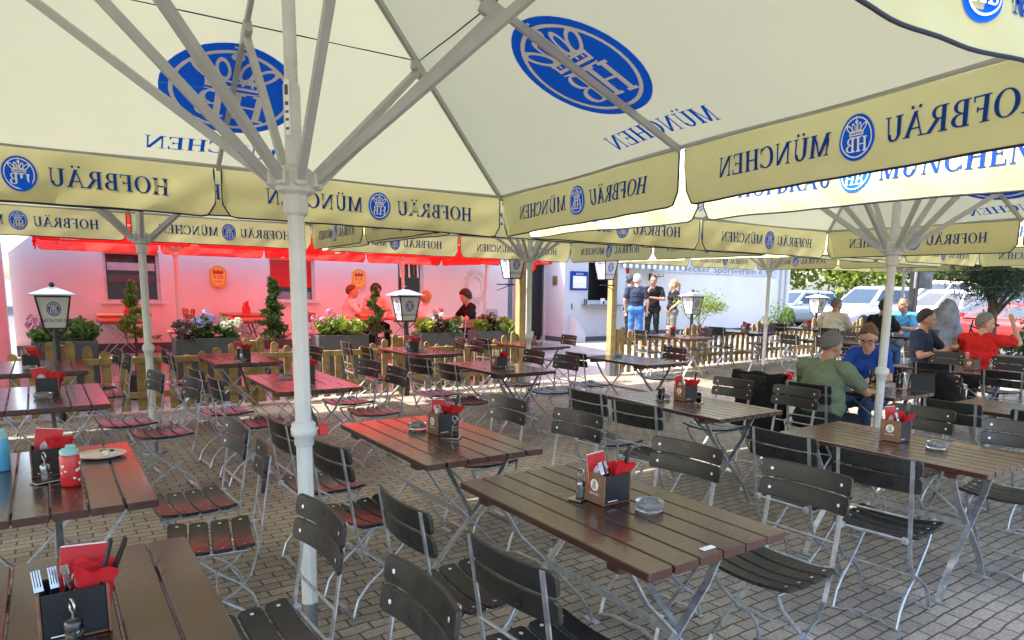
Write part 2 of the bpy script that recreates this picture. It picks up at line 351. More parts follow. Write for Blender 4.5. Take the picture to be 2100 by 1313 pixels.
def make_chair(label, group):
    t = thing('folding_chair', label, 'chair', group=group)
    for zc in (.824, .738):
        fn = lambda u, v, w, zc=zc: Vector((xback(zc+v)-.028*(1-(2*u/.43)**2)+w+.018, u, zc+v))
        slat(.43, .079, .015, fn, 12, .016, [(-.168,0),(.168,0)]).build('back_slat', ['chair_wood','bolt'], t)
    ss = []
    for k in range(4):
        xc = -.135+.09*k
        fn = lambda u, v, w, xc=xc: Vector((xc+v, u, .452+.026*(2*u/.44)**2-.012*cos((xc+v)*9)+w))
        ss.append(slat(.42, .080, .016, fn, 10, .016, [(-.175,0),(.175,0)]))
    join(*ss).build('seat', ['chair_wood','bolt'], t)
    for sd in (-1, 1):
        y = .176*sd
        a = MB(); a.strap([(xback(.86),y,.86),(xback(.6),y,.6),(xback(.46),y,.46),(-.155,y,.33),(-.10,y,.265),(.06,y,.175),(.125,y,.12),(.155,y,.06),(.168,y,.008)], .019, .006, (0,1,0))
        a.build('upright', 'galvanised', t)
        y = .158*sd; b = MB()
        b.tube([(.165,y,.437),(.12,y,.36),(-.02,y,.225),(-.12,y,.155),(-.175,y,.09),(-.20,y,.008)], .0085, 6, 0)
        b.tube([(-.15,y,.437),(.165,y,.437)], .007, 6, 0)
        b.build('leg', 'galvanised', t)
    for x, w in ((.168,.19),(-.20,.175)):
        a = MB(); a.strap([(x,-w,.006),(x,-w+.03,.012),(x,-w*.45,.032),(x,0,.026),(x,w*.45,.032),(x,w-.03,.012),(x,w,.006)], .022, .006, (1,0,0)); a.build('foot_bar', 'galvanised', t)
    a = MB(); a.tube([(-.192,-.18,.455),(-.192,.18,.455)], .008, 6)
    for sd in (-1,1): a.bbox(-.207,-.177,sd*.155-.016,sd*.155+.016,.44,.47,.004)
    a.build('seat_rod', 'galvanised', t)
    a = MB(); a.tube([(xback(.575),-.175,.575),(xback(.575),.175,.575)], .006, 6); a.build('back_rod', 'galvanised', t)
    a = MB(); a.tube([(-.02,-.177,.228),(-.02,.177,.228)], .006, 6); a.build('cross_rod', 'galvanised', t)
    return t
# ------------------------------------------------------------------ folding table (length along Y)
def make_table(ns, label, group):
    t = thing('folding_table', label, 'table', group=group)
    W_, L_, H_ = .70, 1.2, .756; ss = []
    sw = W_/ns
    for k in range(ns):
        xc = -W_/2+sw*(k+.5); ends = k in (0, ns-1)
        fn = lambda u, v, w, xc=xc: Vector((xc+v, u, H_-.015+w))
        ss.append(slat(L_, sw-.006, .03, fn, 10, .012 if ends else .003))
    join(*ss).build('tabletop', 'table_wood', t)
    for y in (-.42, .42):
        a = MB(); a.bbox(-.335,.335,y-.035,y+.035,H_-.062,H_-.0305,.006); a.build('batten', 'table_wood', t)
    for y in (-.40, .40):
        for sd in (-1, 1):
            a = MB(); yy = y+.006*sd
            a.strap([(-.25*sd,yy,H_-.07),(-.22*sd,yy,.64),(-.15*sd,yy,.53),(0,yy,.375),(.19*sd,yy,.17),(.245*sd,yy,.09),(.285*sd,yy,.006)], .034, .008, (0,1,0))
            a.strap([(.285*sd,yy-.05,.006),(.285*sd,yy+.05,.006)], .03, .008, (1,0,0)); a.build('leg', 'galvanised', t)
    a = MB(); a.strap([(0,-.4,.375),(0,.4,.375)], .03, .006, (0,0,1)); a.strap([(.02,-.39,.39),(.02,.05,.69)], .025, .005, (1,0,0)); a.build('stretcher', 'galvanised', t)
    return t
# ------------------------------------------------------------------ market umbrella
def make_umbrella(name, label, cat, group, s, zr, za, hub, drop, fab, val, pr, kind, sag=.03, flare=0, seed=1, r0=.034, pole_m='white_metal', rib_m='grey_rib', collar=.98):
    rnd = random.Random(seed)
    U = thing(name, label, cat, group=group)
    p = MB(); p.lathe([(r0*.9,0),(r0*.9,.225)], n=14, m=1); p.lathe([(.11,0),(.11,.012),(.05,.02)], n=18, m=1)
    p.lathe([(r0*1.08,.22),(r0,.24),(r0,zr-.05)], n=8, smooth=False); p.lathe([(r0*.78,zr-.05),(r0*.78,za+.02)], n=14)
    p.build('pole', [pole_m,'dark_steel'], U)
    if collar:
        c = MB(); c.lathe([(r0*1.02,collar-.06),(r0*1.2,collar-.05),(r0*1.2,collar-.02),(r0*1.5,collar-.012),(r0*1.58,collar+.0),(r0*1.58,collar+.02),(r0*1.45,collar+.026),(r0*1.45,collar+.04),(r0*1.02,collar+.05)], n=24); c.tube([(r0*1.3,0,collar+.012),(r0*1.75,0,collar+.012)], .008, 6); c.build('collar', pole_m, U)
        c = MB(); c.bbox(.06,.1,-.012,.012,collar-.02,collar+.03,.004); c.tube([(.05,0,collar),(.075,0,collar)], .006, 6); c.build('clamp_knob', 'plastic_red', U)
    h = MB(); h.lathe([(r0*1.2,hub-.14),(r0*1.45,hub-.13),(r0*1.45,hub-.06),(.075,hub-.045),(.085,hub-.02),(.085,hub+.03),(.07,hub+.045),(r0*1.05,hub+.06)], n=8, smooth=False)
    for k in range(8):
        t = pi/4*k; M = Matrix.Rotation(t, 4, 'Z'); h.bbox(.06,.11,-.022,.022,hub-.03,hub+.028,.006,0,M)
    h.build('hub', pole_m, U)
    zc = lambda d: zr+(za-zr)*(1-d/s)
    for k in range(8):
        t = pi/4*k; q = s if k % 2 == 0 else s*sqrt(2); e = Vector((cos(t),sin(t),0)); sd = Vector((-sin(t),cos(t),0))
        a = MB(); a.strap([e*.05+Vector((0,0,za-.05)), e*(q-.015)+Vector((0,0,zr-.028))], .022, .036, sd)
        f = .43; b = e*q*f+Vector((0,0,zc(s*f)-.03))
        a.bbox(-.06,.06,-.02,.02,-.055,.012,.006,0,Matrix.Translation(b-Vector((0,0,.015))) @ Matrix.Rotation(t,4,'Z') @ Matrix.Rotation(atan2(za-zr,q),4,'Y'))
        rb = a.build('rib', rib_m, U)
        a = MB(); a.strap([e*.1+Vector((0,0,hub)), b-Vector((0,0,.045))], .03, .036, sd); a.build('strut', 'grey_rib', rb)
    a = MB(); f = .435
    P = [(cos(pi/4*k)*(s if k % 2 == 0 else s*sqrt(2))*f, sin(pi/4*k)*(s if k % 2 == 0 else s*sqrt(2))*f, zc(s*f)-.012) for k in range(8)]
    a.tube(P, .0035, 5, closed=True); a.build('tension_strap', 'piping', U)
    def face(k): n = Vector(((1,0),(0,1),(-1,0),(0,-1))[k]+(0,)); return n, Vector((0,0,1)).cross(n)
    def csurf(k):
        n, T = face(k)
        def f(t, d, w):
            x = abs(t)/max(d, 1e-4); x = min(x, 1)
            z = zc(d)-sag*sin(pi*x)*(d/s)
            return n*d+T*t+Vector((0,0,z+w))
        return f
    cv = MB(); nd, nc = 12, 16
    for k in range(4):
        f = csurf(k); vs = []; fs = []
        for i in range(nd+1):
            d = .03+(s-.03)*i/nd
            for j in range(nc+1): vs.append(f((-1+2*j/nc)*d, d, 0))
        for i in range(nd):
            for j in range(nc): q = i*(nc+1)+j; fs.append((q, q+1, q+nc+2, q+nc+1))
        cv.add(vs, fs, 0, True)
    can = cv.build('canopy', fab, U)
    for k in range(4):
        n, T = face(k); er = MB(); er.tube([n*(s-.016)-T*(s-.03)+Vector((0,0,zr-.014)), n*(s-.016)+T*(s-.03)+Vector((0,0,zr-.014))], .013, 8); er.build('edge_rail', rib_m, U)
    cp = MB(); cp.lathe([(.16,za-.04),(.12,za+.03),(1e-4,za+.09)], n=16); cp.build('top_cap', fab, U)
    if kind == 'hb':
        for k in range(4):
            f0 = csurf(k); sc = s/2.15; sl = sqrt(1+((za-zr)/s)**2)
            g = lambda u, v, w, f0=f0: f0(u*sc, (1.44-v/sl)*sc, w)
            blue, white = emblem_parts(.37, .39); e = MB()
            put(e, blue, g, -.004, 0); put(e, white, g, -.007, 1)
            wd, w_ = word('MÜNCHEN', .13, 0, -.625, cx=0); put(e, wd, g, -.004, 0)
            e.build('emblem', ['print_blue','print_white'], can)
    for k in range(4):
        n, T = face(k)
        for hf in (-1, 1):
            ph = rnd.uniform(0, 6); am = rnd.uniform(.008,.02); fl = flare+rnd.uniform(-.02,.03)
            x0, x1 = (-s+.012, -.022) if hf < 0 else (.022, s-.012)
            Lp = x1-x0
            def sf(u, v, w, ph=ph, am=am, fl=fl):   # u along the edge, v = height below the rail (negative), w outward
                q = -v/drop; nz = noise.noise(Vector((u*2.2+ph*7, v*5, k*3+hf)))
                n2 = noise.noise(Vector((u*5+v*7+ph*3, v*4-u*2, k+9.5))); o = fl*q*q*drop+am*sin(u*5+ph)*q+.026*nz*min(1, q*1.5)+.014*n2*min(1, q*2)+.006*sin(u*17+v*22+ph)*q
                return n*(s+.004+o+w)+T*u+Vector((0,0,zr-.006+v*(1-.02*nz)))
            mb = MB(); nu, nv = 48, 9; vs = []; fs = []; edge = []
            for i in range(nu+1):
                u = x0+Lp*i/nu; e1 = u-x0; e2 = x1-u; slit = e2 if hf < 0 else e1; cor = e1 if hf < 0 else e2
                dr = drop*(1-.02*sin(pi*(u-x0)/Lp)); R_ = .085
                for ee in (slit, cor):
                    if ee < R_: dr = min(dr, drop-R_+sqrt(max(0, R_*R_-(R_-ee)**2)))
                for j in range(nv+1): vs.append(sf(u, -dr*j/nv, 0))
                edge.append((u, -dr))
            for i in range(nu):
                for j in range(nv): q = i*(nv+1)+j; fs.append((q, q+nv+1, q+nv+2, q+1))
            mb.add(vs, fs, 0, True); vp = mb.build('valance_panel', val, U)
            pm = MB(); pth = [(x0, -.02)]+edge+[(x1, -.02)]
            pm.tube([sf(u, v, 0) for u, v in pth], .0055, 5); pm.build('piping', pr['piping'], vp)
            cx = (x0+x1)/2; pp = MB()
            if kind == 'hb':
                hh = drop*.31; y0 = -drop*.66
                A_, wa = word('HOFBRÄU', hh, 0, y0); B_, wb = word('MÜNCHEN', hh, 0, y0); lg = drop*.30; gap = drop*.12; tot = wa+wb+lg*1.7+gap*2
                bl, wh = emblem_parts(lg*.84, lg)
                l0 = cx-tot/2
                A_ = [[(x+l0, y) for x, y in q] for q in A_]; B_ = [[(x+l0+wa+gap*2+lg*1.7, y) for x, y in q] for q in B_]
                lx = l0+wa+gap+lg*.85; mv = lambda P: [[(x+lx, y-drop*.5) for x, y in q] for q in P]
                for sd in (-1, 1):
                    put(pp, A_+B_, sf, .003*sd, 0); put(pp, mv(bl), sf, .003*sd, 1); put(pp, mv(wh), sf, .006*sd, 2)
                pp.build('lettering', ['print_navy','print_blue','print_white'], vp)
            else:
                P = [[(x+cx+hf*Lp*.30, y-drop*.62) for x, y in q] for q in pr['txt']]
                for sd in (-1, 1): put(pp, P, sf, .003*sd, 0)
                pp.build('lettering', 'print_pale', vp)
    return U
# ------------------------------------------------------------------ things on the tables
def make_box(label, group, emblem=(3,), plain=()):    # small wooden menu box; sides 0:+x 1:+y 2:-x 3:-y
    t = thing('table_box', label, 'menu box', group=group)
    a = MB(); w, d, h, k = .072, .06, .125, .007
    a.bbox(-w+k+.0005,w-k-.0005,-d+k,d-k,0,.008,.002)
    a.build('bottom', 'box_wood', t); ends = {}
    for x in (-1,1):
        a = MB(); a.bbox(x*w-(k if x > 0 else 0), x*w+(0 if x > 0 else k), -d, d, .0005, h, .002); ends[x] = a.build('wooden_end', 'box_wood', t)
    for y in (-1,1):
        b = MB(); b.bbox(-w+k+.0005, w-k-.0005, y*d-(k if y > 0 else 0)-(0.002 if y>0 else -.002), y*d+(0 if y > 0 else k)-(0.002 if y>0 else -.002), .0085, h-.003, .002)
        b.box(-.05,.0,y*(d-.0012)-.0004,y*(d-.0012)+.0004,.016,.019,1); b.build('black_panel', ['black_board','sign_white'], t)
    for sd in (-1, 1):
        e = MB(); f = lambda u, v, o, sd=sd: Vector((sd*(w+o), u*sd, .078+v))
        put(e, disc(0,0,.024,.024,20), f, .0012, 0); put(e, crown(0,.003,.022)+[[(x*.017-.014, y*.017-.016) for x, y in q] for q in glyph('H')[0]]+[[(x*.017+.0, y*.017-.016) for x, y in q] for q in glyph('B')[0]], f, .0024, 1)
        wd, _ = word('MÜNCHEN', .0085, 0, -.04, cx=0); put(e, wd, f, .0012, 0)
        e.build('emblem', ['sign_white','box_wood'], ends[sd])
    return t
def make_menu(label, group):
    t = thing('menu_card', label, 'menu', group=group)
    a = MB(); a.bbox(-.05,.05,-.003,.003,0,.185,.001); a.build('cover', 'red_paper', t)
    e = MB(); e.box(-.048,.048,.0035,.0055,.002,.188,0); e.build('page', 'paper', t)
    b = MB()
    f = lambda u, v, o: Vector((u, -.003-o, .10+v))
    put(b, disc(0,0,.028,.034,18), f, .001, 0); put(b, ring(0,0,.024,.030,.021,.027,0,360,18)+[[(x*.02-.017, y*.026-.016) for x, y in q] for q in glyph('H')[0]]+[[(x*.02+.001, y*.026-.016) for x, y in q] for q in glyph('B')[0]], f, .002, 1)
    b.build('emblem', ['sign_white','red_paper'], t); return t
def make_napkins(label, group, seed=0):
    rn = random.Random(seed); a = MB(); n = 7
    for k in range(n):
        y = -.022+.044*k/(n-1); tw = rn.uniform(-.012,.012); hh = .148+rn.uniform(-.012,.010); vs = []; m_ = 8
        for i in range(m_+1):
            x = -.036+.072*i/m_; wv = .005*sin(i*1.7+k*2)
            for z, e in ((0,0),(.112,.12),(hh,1)): vs.append((x*(1+.3*e), y*(.8+1.2*e)+wv*e+tw*x*8*e, z+.006*sin(i*1.3+k)*(e == 1)))
        fs = []
        for i in range(m_):
            for j in range(2): q = i*3+j; fs.append((q, q+3, q+4, q+1))
        a.add(vs, fs, 0, True)
    o = a.build('napkin_bundle', 'red_napkin'); return tag(o, label, 'napkins', group)
def make_fork(label, group):
    t = MB(); t.strap([(0,0,0),(.003,0,.06),(.001,0,.12),(-.004,0,.135)], .010, .0025, (0,1,0))
    t.strap([(-.004,0,.135),(-.007,0,.15),(-.003,0,.162)], .022, .002, (0,1,0))
    for k in range(4): t.strap([(-.003,-.009+.006*k,.162),(.004,-.009+.006*k,.19),(.010,-.009+.006*k,.21)], .0032, .002, (0,1,0))
    return tag(t.build('fork', 'cutlery'), label, 'fork', group)
def make_knife(label, group):
    t = thing('table_knife', label, 'knife', group=group)
    a = MB(); a.strap([(0,0,0),(0,0,.1)], .017, .003, (0,1,0)); a.build('blade', 'cutlery', t)
    a = MB(); a.bbox(-.005,.005,-.010,.010,.1,.22,.003); a.build('handle', 'black_board', t); return t
def make_ashtray(label, group):
    a = MB(); a.lathe([(.0001,0),(.05,0),(.056,.006),(.058,.036),(.055,.039),(.047,.037),(.044,.012),(.0001,.010)], n=24)
    return tag(a.build('ashtray', 'ashtray_glass'), label, 'ashtray', group)
def make_cruet(label, group):
    t = thing('cruet_set', label, 'cruet', group=group)
    a = MB(); a.bbox(-.05,.05,-.033,.033,0,.008,.003); a.tube([(0,0,.006),(0,0,.10)], .003, 6); a.tube([(0,.016*cos(k*pi/6),.112+.016*sin(k*pi/6)) for k in range(12)], .003, 5, closed=True); a.build('tray', 'cutlery', t)
    for x in (-.025, .025):
        g = MB(); g.lathe([(.0001,.0085),(.018,.0085),(.019,.02),(.017,.055)], n=14); s_ = g.build('shaker', 'glass', t)
        g = MB(); g.lathe([(.0001,.010),(.0145,.010),(.0145,.04),(.0001,.04)], n=12); g.build('seasoning', 'paper' if x < 0 else 'soil', s_)
        g = MB(); g.lathe([(.0185,.0555),(.0185,.074),(.012,.082),(.0001,.083)], n=14); g.build('lid', 'cutlery', s_)
    return t
# ------------------------------------------------------------------ tables (x, y, slats, where it is)
TAB = {
'T1': (-.02,1.93,6,'table in the bottom left corner'), 'T2': (-.04,3.63,6,'left table with the drinking bottles'),
'T3': (-.03,6.23,6,'third table back at the left edge'), 'T4': (-.06,8.42,6,'left edge table beside the picket fence'),
'A': (1.77,2.02,6,'large front centre table'), 'B': (1.77,3.55,6,'table right of the big parasol pole'),
'C': (1.79,6.22,6,'table behind the big parasol pole'), 'D': (1.74,8.48,6,'fence table below the blue hydrangeas'),
'E': (4.02,8.52,6,'fence table below the middle lantern'), 'F': (3.96,6.40,6,'reddish table right of the middle lantern'),
'G': (6.05,8.85,6,'table beside the left gate post'), 'H': (5.92,6.35,8,'table in front of the gate opening'),
'I': (4.0,3.62,8,'table left of the man in green'), 'J': (4.0,1.96,8,'glaring table in the right foreground'),
'K': (6.08,1.95,8,'white glaring table at far right edge'), 'GM': (6.08,3.5,6,'table of the eating couple'),
'M': (8.5,3.65,8,'table in front of the man in red'), 'N1': (9.35,8.85,8,'fence table right of the gate'),
'N2': (11.35,8.95,8,'fence table below the potted olive tree'), 'N3': (13.35,8.85,8,'fence table of the man in white'),
'P': (10.9,6.6,8,'table behind the eating couple'), 'Q': (10.55,3.9,8,'table of the man in red'), 'R': (12.9,6.7,8,'table of the men in blue and black')}
protoT = {}
TOBJ = {}
LOOKT = {'T1':'dark brown folding table cut off by the frame, in the bottom left corner','T2':'brown folding table with two drinking bottles and a plate','T3':'dark folding table at the left edge, third one back',
'T4':'dark folding table at the left edge, against the picket fence','A':'large dark brown folding table front centre, box and ashtray on it','B':'folding table shining red just right of the big parasol pole',
'C':'folding table partly hidden by the big parasol pole','D':'pink shining folding table at the fence below blue hydrangeas','E':'folding table at the fence right below the middle lantern','F':'reddish folding table in front of the middle lantern table',
'G':'folding table beside the left wooden gate post','H':'bare folding table with one ashtray, before the gate opening','I':'slatted folding table left of the man in green','J':'long slatted folding table shining white, ashtray at its right',
'K':'glaring white folding table at the right picture edge','GM':'folding table at which the man in green and woman eat','M':'folding table in front of the man in the red shirt','N1':'folding table at the fence below the four standing people',
'N2':'folding table at the fence below the potted olive tree','N3':'folding table at the fence before the man in white','P':'empty folding table behind the eating couple','Q':'folding table at which the man in red sits','R':'folding table of the men in blue and black shirts'}
for k, (x, y, ns, ph) in TAB.items():
    lb = LOOKT[k]
    if ns not in protoT: t = protoT[ns] = make_table(ns, lb, 'folding tables on the terrace'); t.location = (x, y, zg(x,y))
    else: t = dup(protoT[ns], (x, y, zg(x,y)), 0, lb)
    t.rotation_euler[2] = random.uniform(-.012,.012)
# ------------------------------------------------------------------ chairs: back rail position, heading in degrees, table, side, end
CH = [
(.72,2.26,183.5,'T1','right','far'),(.75,1.55,180,'T1','right','near'),(1.01,1.60,5,'A','left','near'),(.96,2.22,1.5,'A','left','far'),
(1.03,3.24,7,'B','left','near'),(.98,3.91,1.5,'B','left','far'),(2.65,1.69,180.5,'A','right','near'),(2.57,2.32,186,'A','right','far'),
(2.63,3.28,186,'B','right','near'),(2.55,3.96,184,'B','right','far'),(3.15,3.35,8,'I','left','near'),(3.19,3.93,2,'I','left','far'),
(3.18,2.22,1,'J','left','far'),(3.15,1.67,5,'J','left','near'),(4.87,3.90,180,'I','right','far'),(4.91,3.29,179.5,'I','right','near'),
(4.83,2.24,181,'J','right','far'),(4.80,1.62,188,'J','right','near'),(5.22,3.98,8,'GM','left','far'),(5.16,3.38,6,'GM','left','near'),
(5.25,2.26,1,'K','left','far'),(5.28,1.66,2,'K','left','near'),(7.25,3.84,186,'GM','right','far'),(6.96,3.10,176,'GM','right','near'),
(7.91,3.62,8,'M','left','far'),(7.75,2.86,-4,'M','left','near'),(9.45,4.15,184,'M','right','far'),(9.42,3.40,176,'M','right','near'),
(.80,3.93,184,'T2','right','far'),(.78,3.28,170,'T2','right','near'),(.72,6.52,189,'T3','right','far'),(.90,5.94,186,'T3','right','near'),(.62,8.85,185,'T4','right','far'),(.66,8.15,182,'T4','right','near'),
(.99,6.60,6,'C','left','far'),(1.02,5.93,1.5,'C','left','near'),(1.02,8.75,4,'D','left','far'),(1.0,8.12,-3,'D','left','near'),
(2.61,6.68,189,'C','right','far'),(2.61,5.97,178,'C','right','near'),(2.62,8.4,183,'D','right','near'),
(3.16,8.98,-2,'E','left','far'),(3.12,8.15,-3,'E','left','near'),(4.98,9.1,172,'E','right','far'),(4.93,8.48,176,'E','right','near'),
(3.12,6.66,7,'F','left','far'),(3.15,6.07,1.5,'F','left','near'),(4.83,6.93,180,'F','right','far'),(4.81,6.25,185,'F','right','near'),
(5.08,6.48,-2,'H','left','far'),(6.85,6.50,177,'H','right','far'),(7.0,9.05,178,'G','right','far'),(5.2,8.9,3,'G','left','far'),
(8.72,9.2,-6,'N1','left','far'),(10.35,9.05,170,'N1','right','far'),(10.62,9.05,6,'N2','left','far'),(12.35,9.1,175,'N2','right','far'),(12.72,9.15,4,'N3','left','far'),
(10.12,7.05,-8,'P','left','far'),(10.15,6.38,-4,'P','left','near'),(11.75,6.9,178,'P','right','far'),(12.2,7.6,0,'N3','left','near'),
(9.75,3.95,6,'Q','left','far'),(9.72,4.75,-25,'Q','left','farthest'),(13.85,6.4,150,'R','right','near'),(12.05,6.6,10,'R','left','near')]
protoC = None
for i, (x, y, hd, tb, sd, en) in enumerate(CH):
    ph = TAB[tb][3]; lb = f'folding chair, {en} {sd} side of the {ph}'
    h = radians(hd+random.uniform(-1.5,1.5)); o = (x+.255*cos(h), y+.255*sin(h)); loc = (*o, zg(*o))
    if protoC is None: protoC = make_chair(lb, 'slatted folding chairs on the terrace'); protoC.location = loc; protoC.rotation_euler[2] = h
    else: dup(protoC, loc, h, lb)
# ------------------------------------------------------------------ umbrellas
HB = dict(piping='piping')
gU = 'cream beer garden parasols'
u1 = make_umbrella('market_umbrella','huge cream parasol overhead whose pole stands left of the front table','parasol',gU,2.15,2.455,3.345,2.03,.335,'cream_fabric','cream_valance_backlit',HB,'hb',seed=3)
u1.location = (.85,2.93,0); u1.rotation_euler = (radians(-1.9),radians(.3),radians(-3.2))
u2 = make_umbrella('market_umbrella','cream parasol with its pole between the eating couple and us','parasol',gU,2.15,2.39,3.28,1.99,.33,'cream_fabric','cream_valance_backlit',HB,'hb',seed=8)
u2.location = (5.53,2.93,0); u2.rotation_euler[2] = radians(-3)
for x, y, rz, z, lb in [(.74,7.33,.4,0,'cream parasol at left whose pole stands among chairs before the fence'),(4.98,7.31,.2,0,'cream parasol in the middle with its pole near the gate'),
    (10.72,7.95,.3,.06,'cream parasol at centre right standing by the right fence'),(15.2,7.75,.5,.14,'farthest cream parasol, its thin pole beside the man in blue'),(10.1,3.1,-.4,.05,'cream parasol at the right edge, its pale valance reading HOF'),
    (-3.5,2.95,.2,0,'unseen cream parasol added beyond the left edge, shading the left tables'),(-3.5,7.25,.6,0,'unseen cream parasol added for shade beyond the left edge, nearer the fence')]:  # last two stay unseen, added to shade the left tables
    uu = dup(u2, (x,y,zg(x,y)), radians(rz-3), lb)
    if x < -2: uu.scale = (1.02,1.02,1.04 if y < 5 else 1.0); continue
    if y > 5: uu.scale = (.95,.95,1)
st = MB()
for z0, z1, m in ((2.205,2.42,0),(2.36,2.40,1),(2.32,2.335,1),(2.29,2.30,1),(2.26,2.27,1),(2.225,2.235,1)):
    r_ = .0352 if m == 0 else .0356; a0, a1 = (-2.75,-2.05) if m == 0 else (-2.65,-2.2)
    vs = [(r_*cos(a0+(a1-a0)*i/6), r_*sin(a0+(a1-a0)*i/6), z) for z in (z0, z1) for i in range(7)]; st.add(vs, [(i,i+1,i+8,i+7) for i in range(6)], m)
st.build('sticker', ['sign_white','planter_grey'], u1)
TXT = textpolys('früh', .17, .15); t2 = textpolys('KÖLSCH', .05, .1); TXT = TXT+[[(x, y-.075) for x, y in q] for q in t2]
RD = dict(piping='red_fabric', txt=TXT)
gR = 'red parasols over the back terrace'
r1 = make_umbrella('red_umbrella','red parasol over the left back tables, right of the white pillar','parasol',gR,1.78,2.19,2.80,2.0,.24,'red_fabric','red_fabric',RD,'red',seed=5,r0=.03,collar=0)
r1.location = (1.72,12.55,.14)
dup(r1, (5.55,12.45,.14), .02, 'red parasol over the seated group, behind the middle lantern')
r3 = make_umbrella('red_umbrella','small red parasol left of the gate, sunlight painted into its canopy','parasol',gR,1.05,2.22,2.72,2.0,.22,'sunlit_red_fabric','red_fabric',RD,'red',seed=15,r0=.03,collar=0)
r3.location = (7.95,13.5,.2); r3.rotation_euler = (0,radians(2.2),radians(1))
# ------------------------------------------------------------------ what stands on the tables
ZT = .7575
first = {}
def put_thing(key, maker, loc, rz, label, group, rot=None):
    if key not in first: first[key] = maker(label, group); o = first[key]; o.location = loc; o.rotation_euler[2] = rz
    else: o = dup(first[key], loc, rz, label, group)
    if rot: o.rotation_euler = rot
    return o
BOX = {'T1':(.005,1.965,0),'T2':(-.03,3.69,.02),'T3':(-.03,6.34,-.03),'T4':(-.15,8.32,.05),'A':(1.80,2.05,0),'B':(1.84,3.58,.03),'C':(1.87,6.36,-.05),'D':(1.75,8.28,.04),'E':(3.93,8.55,-.03),'F':(3.91,6.30,.02),
'G':(6.1,8.9,pi/2+.2),'I':(4.06,3.73,-.02),'J':(4.05,2.03,.04),'M':(8.59,3.50,.02),'N1':(9.2,8.9,.1),'N2':(11.4,8.95,.2),'N3':(13.3,8.8,.1),'R':(12.95,6.9,.3)}
for i, (k, (x, y, rz)) in enumerate(BOX.items()):
    ph = TAB[k][3]; z = ZT+zg(x,y); rn = random.Random(i*7+1)
    put_thing('box', make_box, (x,y,z), rz, f'brown and black menu box on the {ph}', 'menu boxes on the tables')
    R = Matrix.Rotation(rz, 3, 'Z')
    def P(u, v, w): q = R @ Vector((u, v, w)); return (x+q.x, y+q.y, z+w)
    dx = -.02 if i % 3 else .015
    put_thing('menu', make_menu, P(dx,.03,.009), 0, f'red menu card in the box, {ph}', 'red menu cards', (radians(rn.uniform(-9,-4)), radians(rn.uniform(-8,8)), rz+rn.uniform(-.15,.15)+(pi/2 if k in ('F','G','N1') else 0)))
    put_thing('nap%d' % (i % 3), lambda l, g, i=i: make_napkins(l, g, i), P(.032,-.022,.012), 0, f'red napkins in the box, {ph}', 'red napkin bundles', (radians(rn.uniform(-5,5)), radians(rn.uniform(2,12)), rz+rn.uniform(-.4,.4)))
    if k in ('T1','A','B','T4','J','I','F','N1','E'):
        pos = [(-.052,-.04,-10,6),(-.038,-.038,4,8),(-.02,-.042,12,4),(.005,-.04,-4,10)][:(4 if k == 'T1' else 2)]
        for j, (u, v, a1, a2) in enumerate(pos):
            lb = (f'{("first","second","third","fourth")[j]} fork from left in the box, {ph}')
            put_thing('fork', make_fork, P(u,v,.009), 0, lb, 'forks in the boxes', (radians(a1*.6), radians(a2*.5), rz+radians(90+20*j))).scale = (.85,.85,.80)
        for j, (u, v, a1) in enumerate([(.045,-.03,14),(.055,-.015,20)][:(2 if k == 'T1' else 1)]):
            put_thing('knife', make_knife, P(u-.015,v,.012), 0, f'{"black handled knife" if j == 0 else "rearmost knife"} in the box, {ph}', 'knives in the boxes', (0, radians(a1), rz))
for k, x, y in [('A',1.86,1.87),('J',4.04,1.78),('T3',-.06,6.11),('T4',-.16,8.08),('B',1.76,3.76),('F',3.90,6.06),('H',5.96,6.68),('I',3.94,3.86),('E',3.98,8.32),('C',1.72,6.45),('N3',13.3,8.6)]:
    put_thing('ash', make_ashtray, (x,y,ZT+zg(x,y)), random.uniform(0,3), f'round clear glass ashtray on the {TAB[k][3]}', 'glass ashtrays')
for k, x, y, rz in [('T1',.0,1.84,.3),('T2',-.05,3.535,.4),('B',1.83,3.42,.8),('I',4.04,3.57,.6),('A',1.72,2.13,.3),('D',1.71,8.16,.5),('E',3.83,8.44,.2),('G',6.18,8.72,.6),('M',8.66,3.33,.9),('N1',9.4,8.75,.4)]:
    put_thing('cru', make_cruet, (x,y,ZT+zg(x,y)), rz, f'salt and pepper shakers on a steel tray, {TAB[k][3]}', 'salt and pepper sets')
def bottle(label, loc, r, h, body, lid, pat):
    t = thing('drinking_bottle', label, 'bottle', loc, 0)
    a = MB(); a.lathe([(.0001,0),(r*.92,0),(r,.008),(r,h*.72),(r*.9,h*.76)], n=24); a.build('body', body, t)
    a = MB(); a.lathe([(r*.93,h*.761),(r*.93,h*.86),(r*.7,h*.9),(r*.3,h*.92)], n=24); a.bbox(-r*.3,r*.7,-.008,.008,h*.9,h*.99,.003); a.build('lid', lid, t)
    if pat:
        a = MB(); rn = random.Random(4)
        for k in range(16):
            th, z = rn.uniform(0, 2*pi), rn.uniform(.02, h*.66); q = rn.uniform(.004,.007)
            f = lambda u, v, o, th=th, z=z: Vector((cos(th+u/r)*(r+o), sin(th+u/r)*(r+o), z+v))
            put(a, disc(-q*.5,0,q*.62,q*.62,8)+disc(q*.5,0,q*.62,q*.62,8)+[[(-q*1.05,-.1*q),(0,-1.5*q),(q*1.05,-.1*q)]], f, .0012, 0)
        a.build('pattern', 'sign_white', t)
bottle('red drinking bottle with pale dots and hearts on the left table', (.035,3.43,ZT), .036, .175, 'plastic_red', 'plastic_teal', True)
bottle('light blue drinking bottle cut off by the left picture edge', (-.21,3.86,ZT), .035, .19, 'plastic_blue', 'plastic_teal', False)
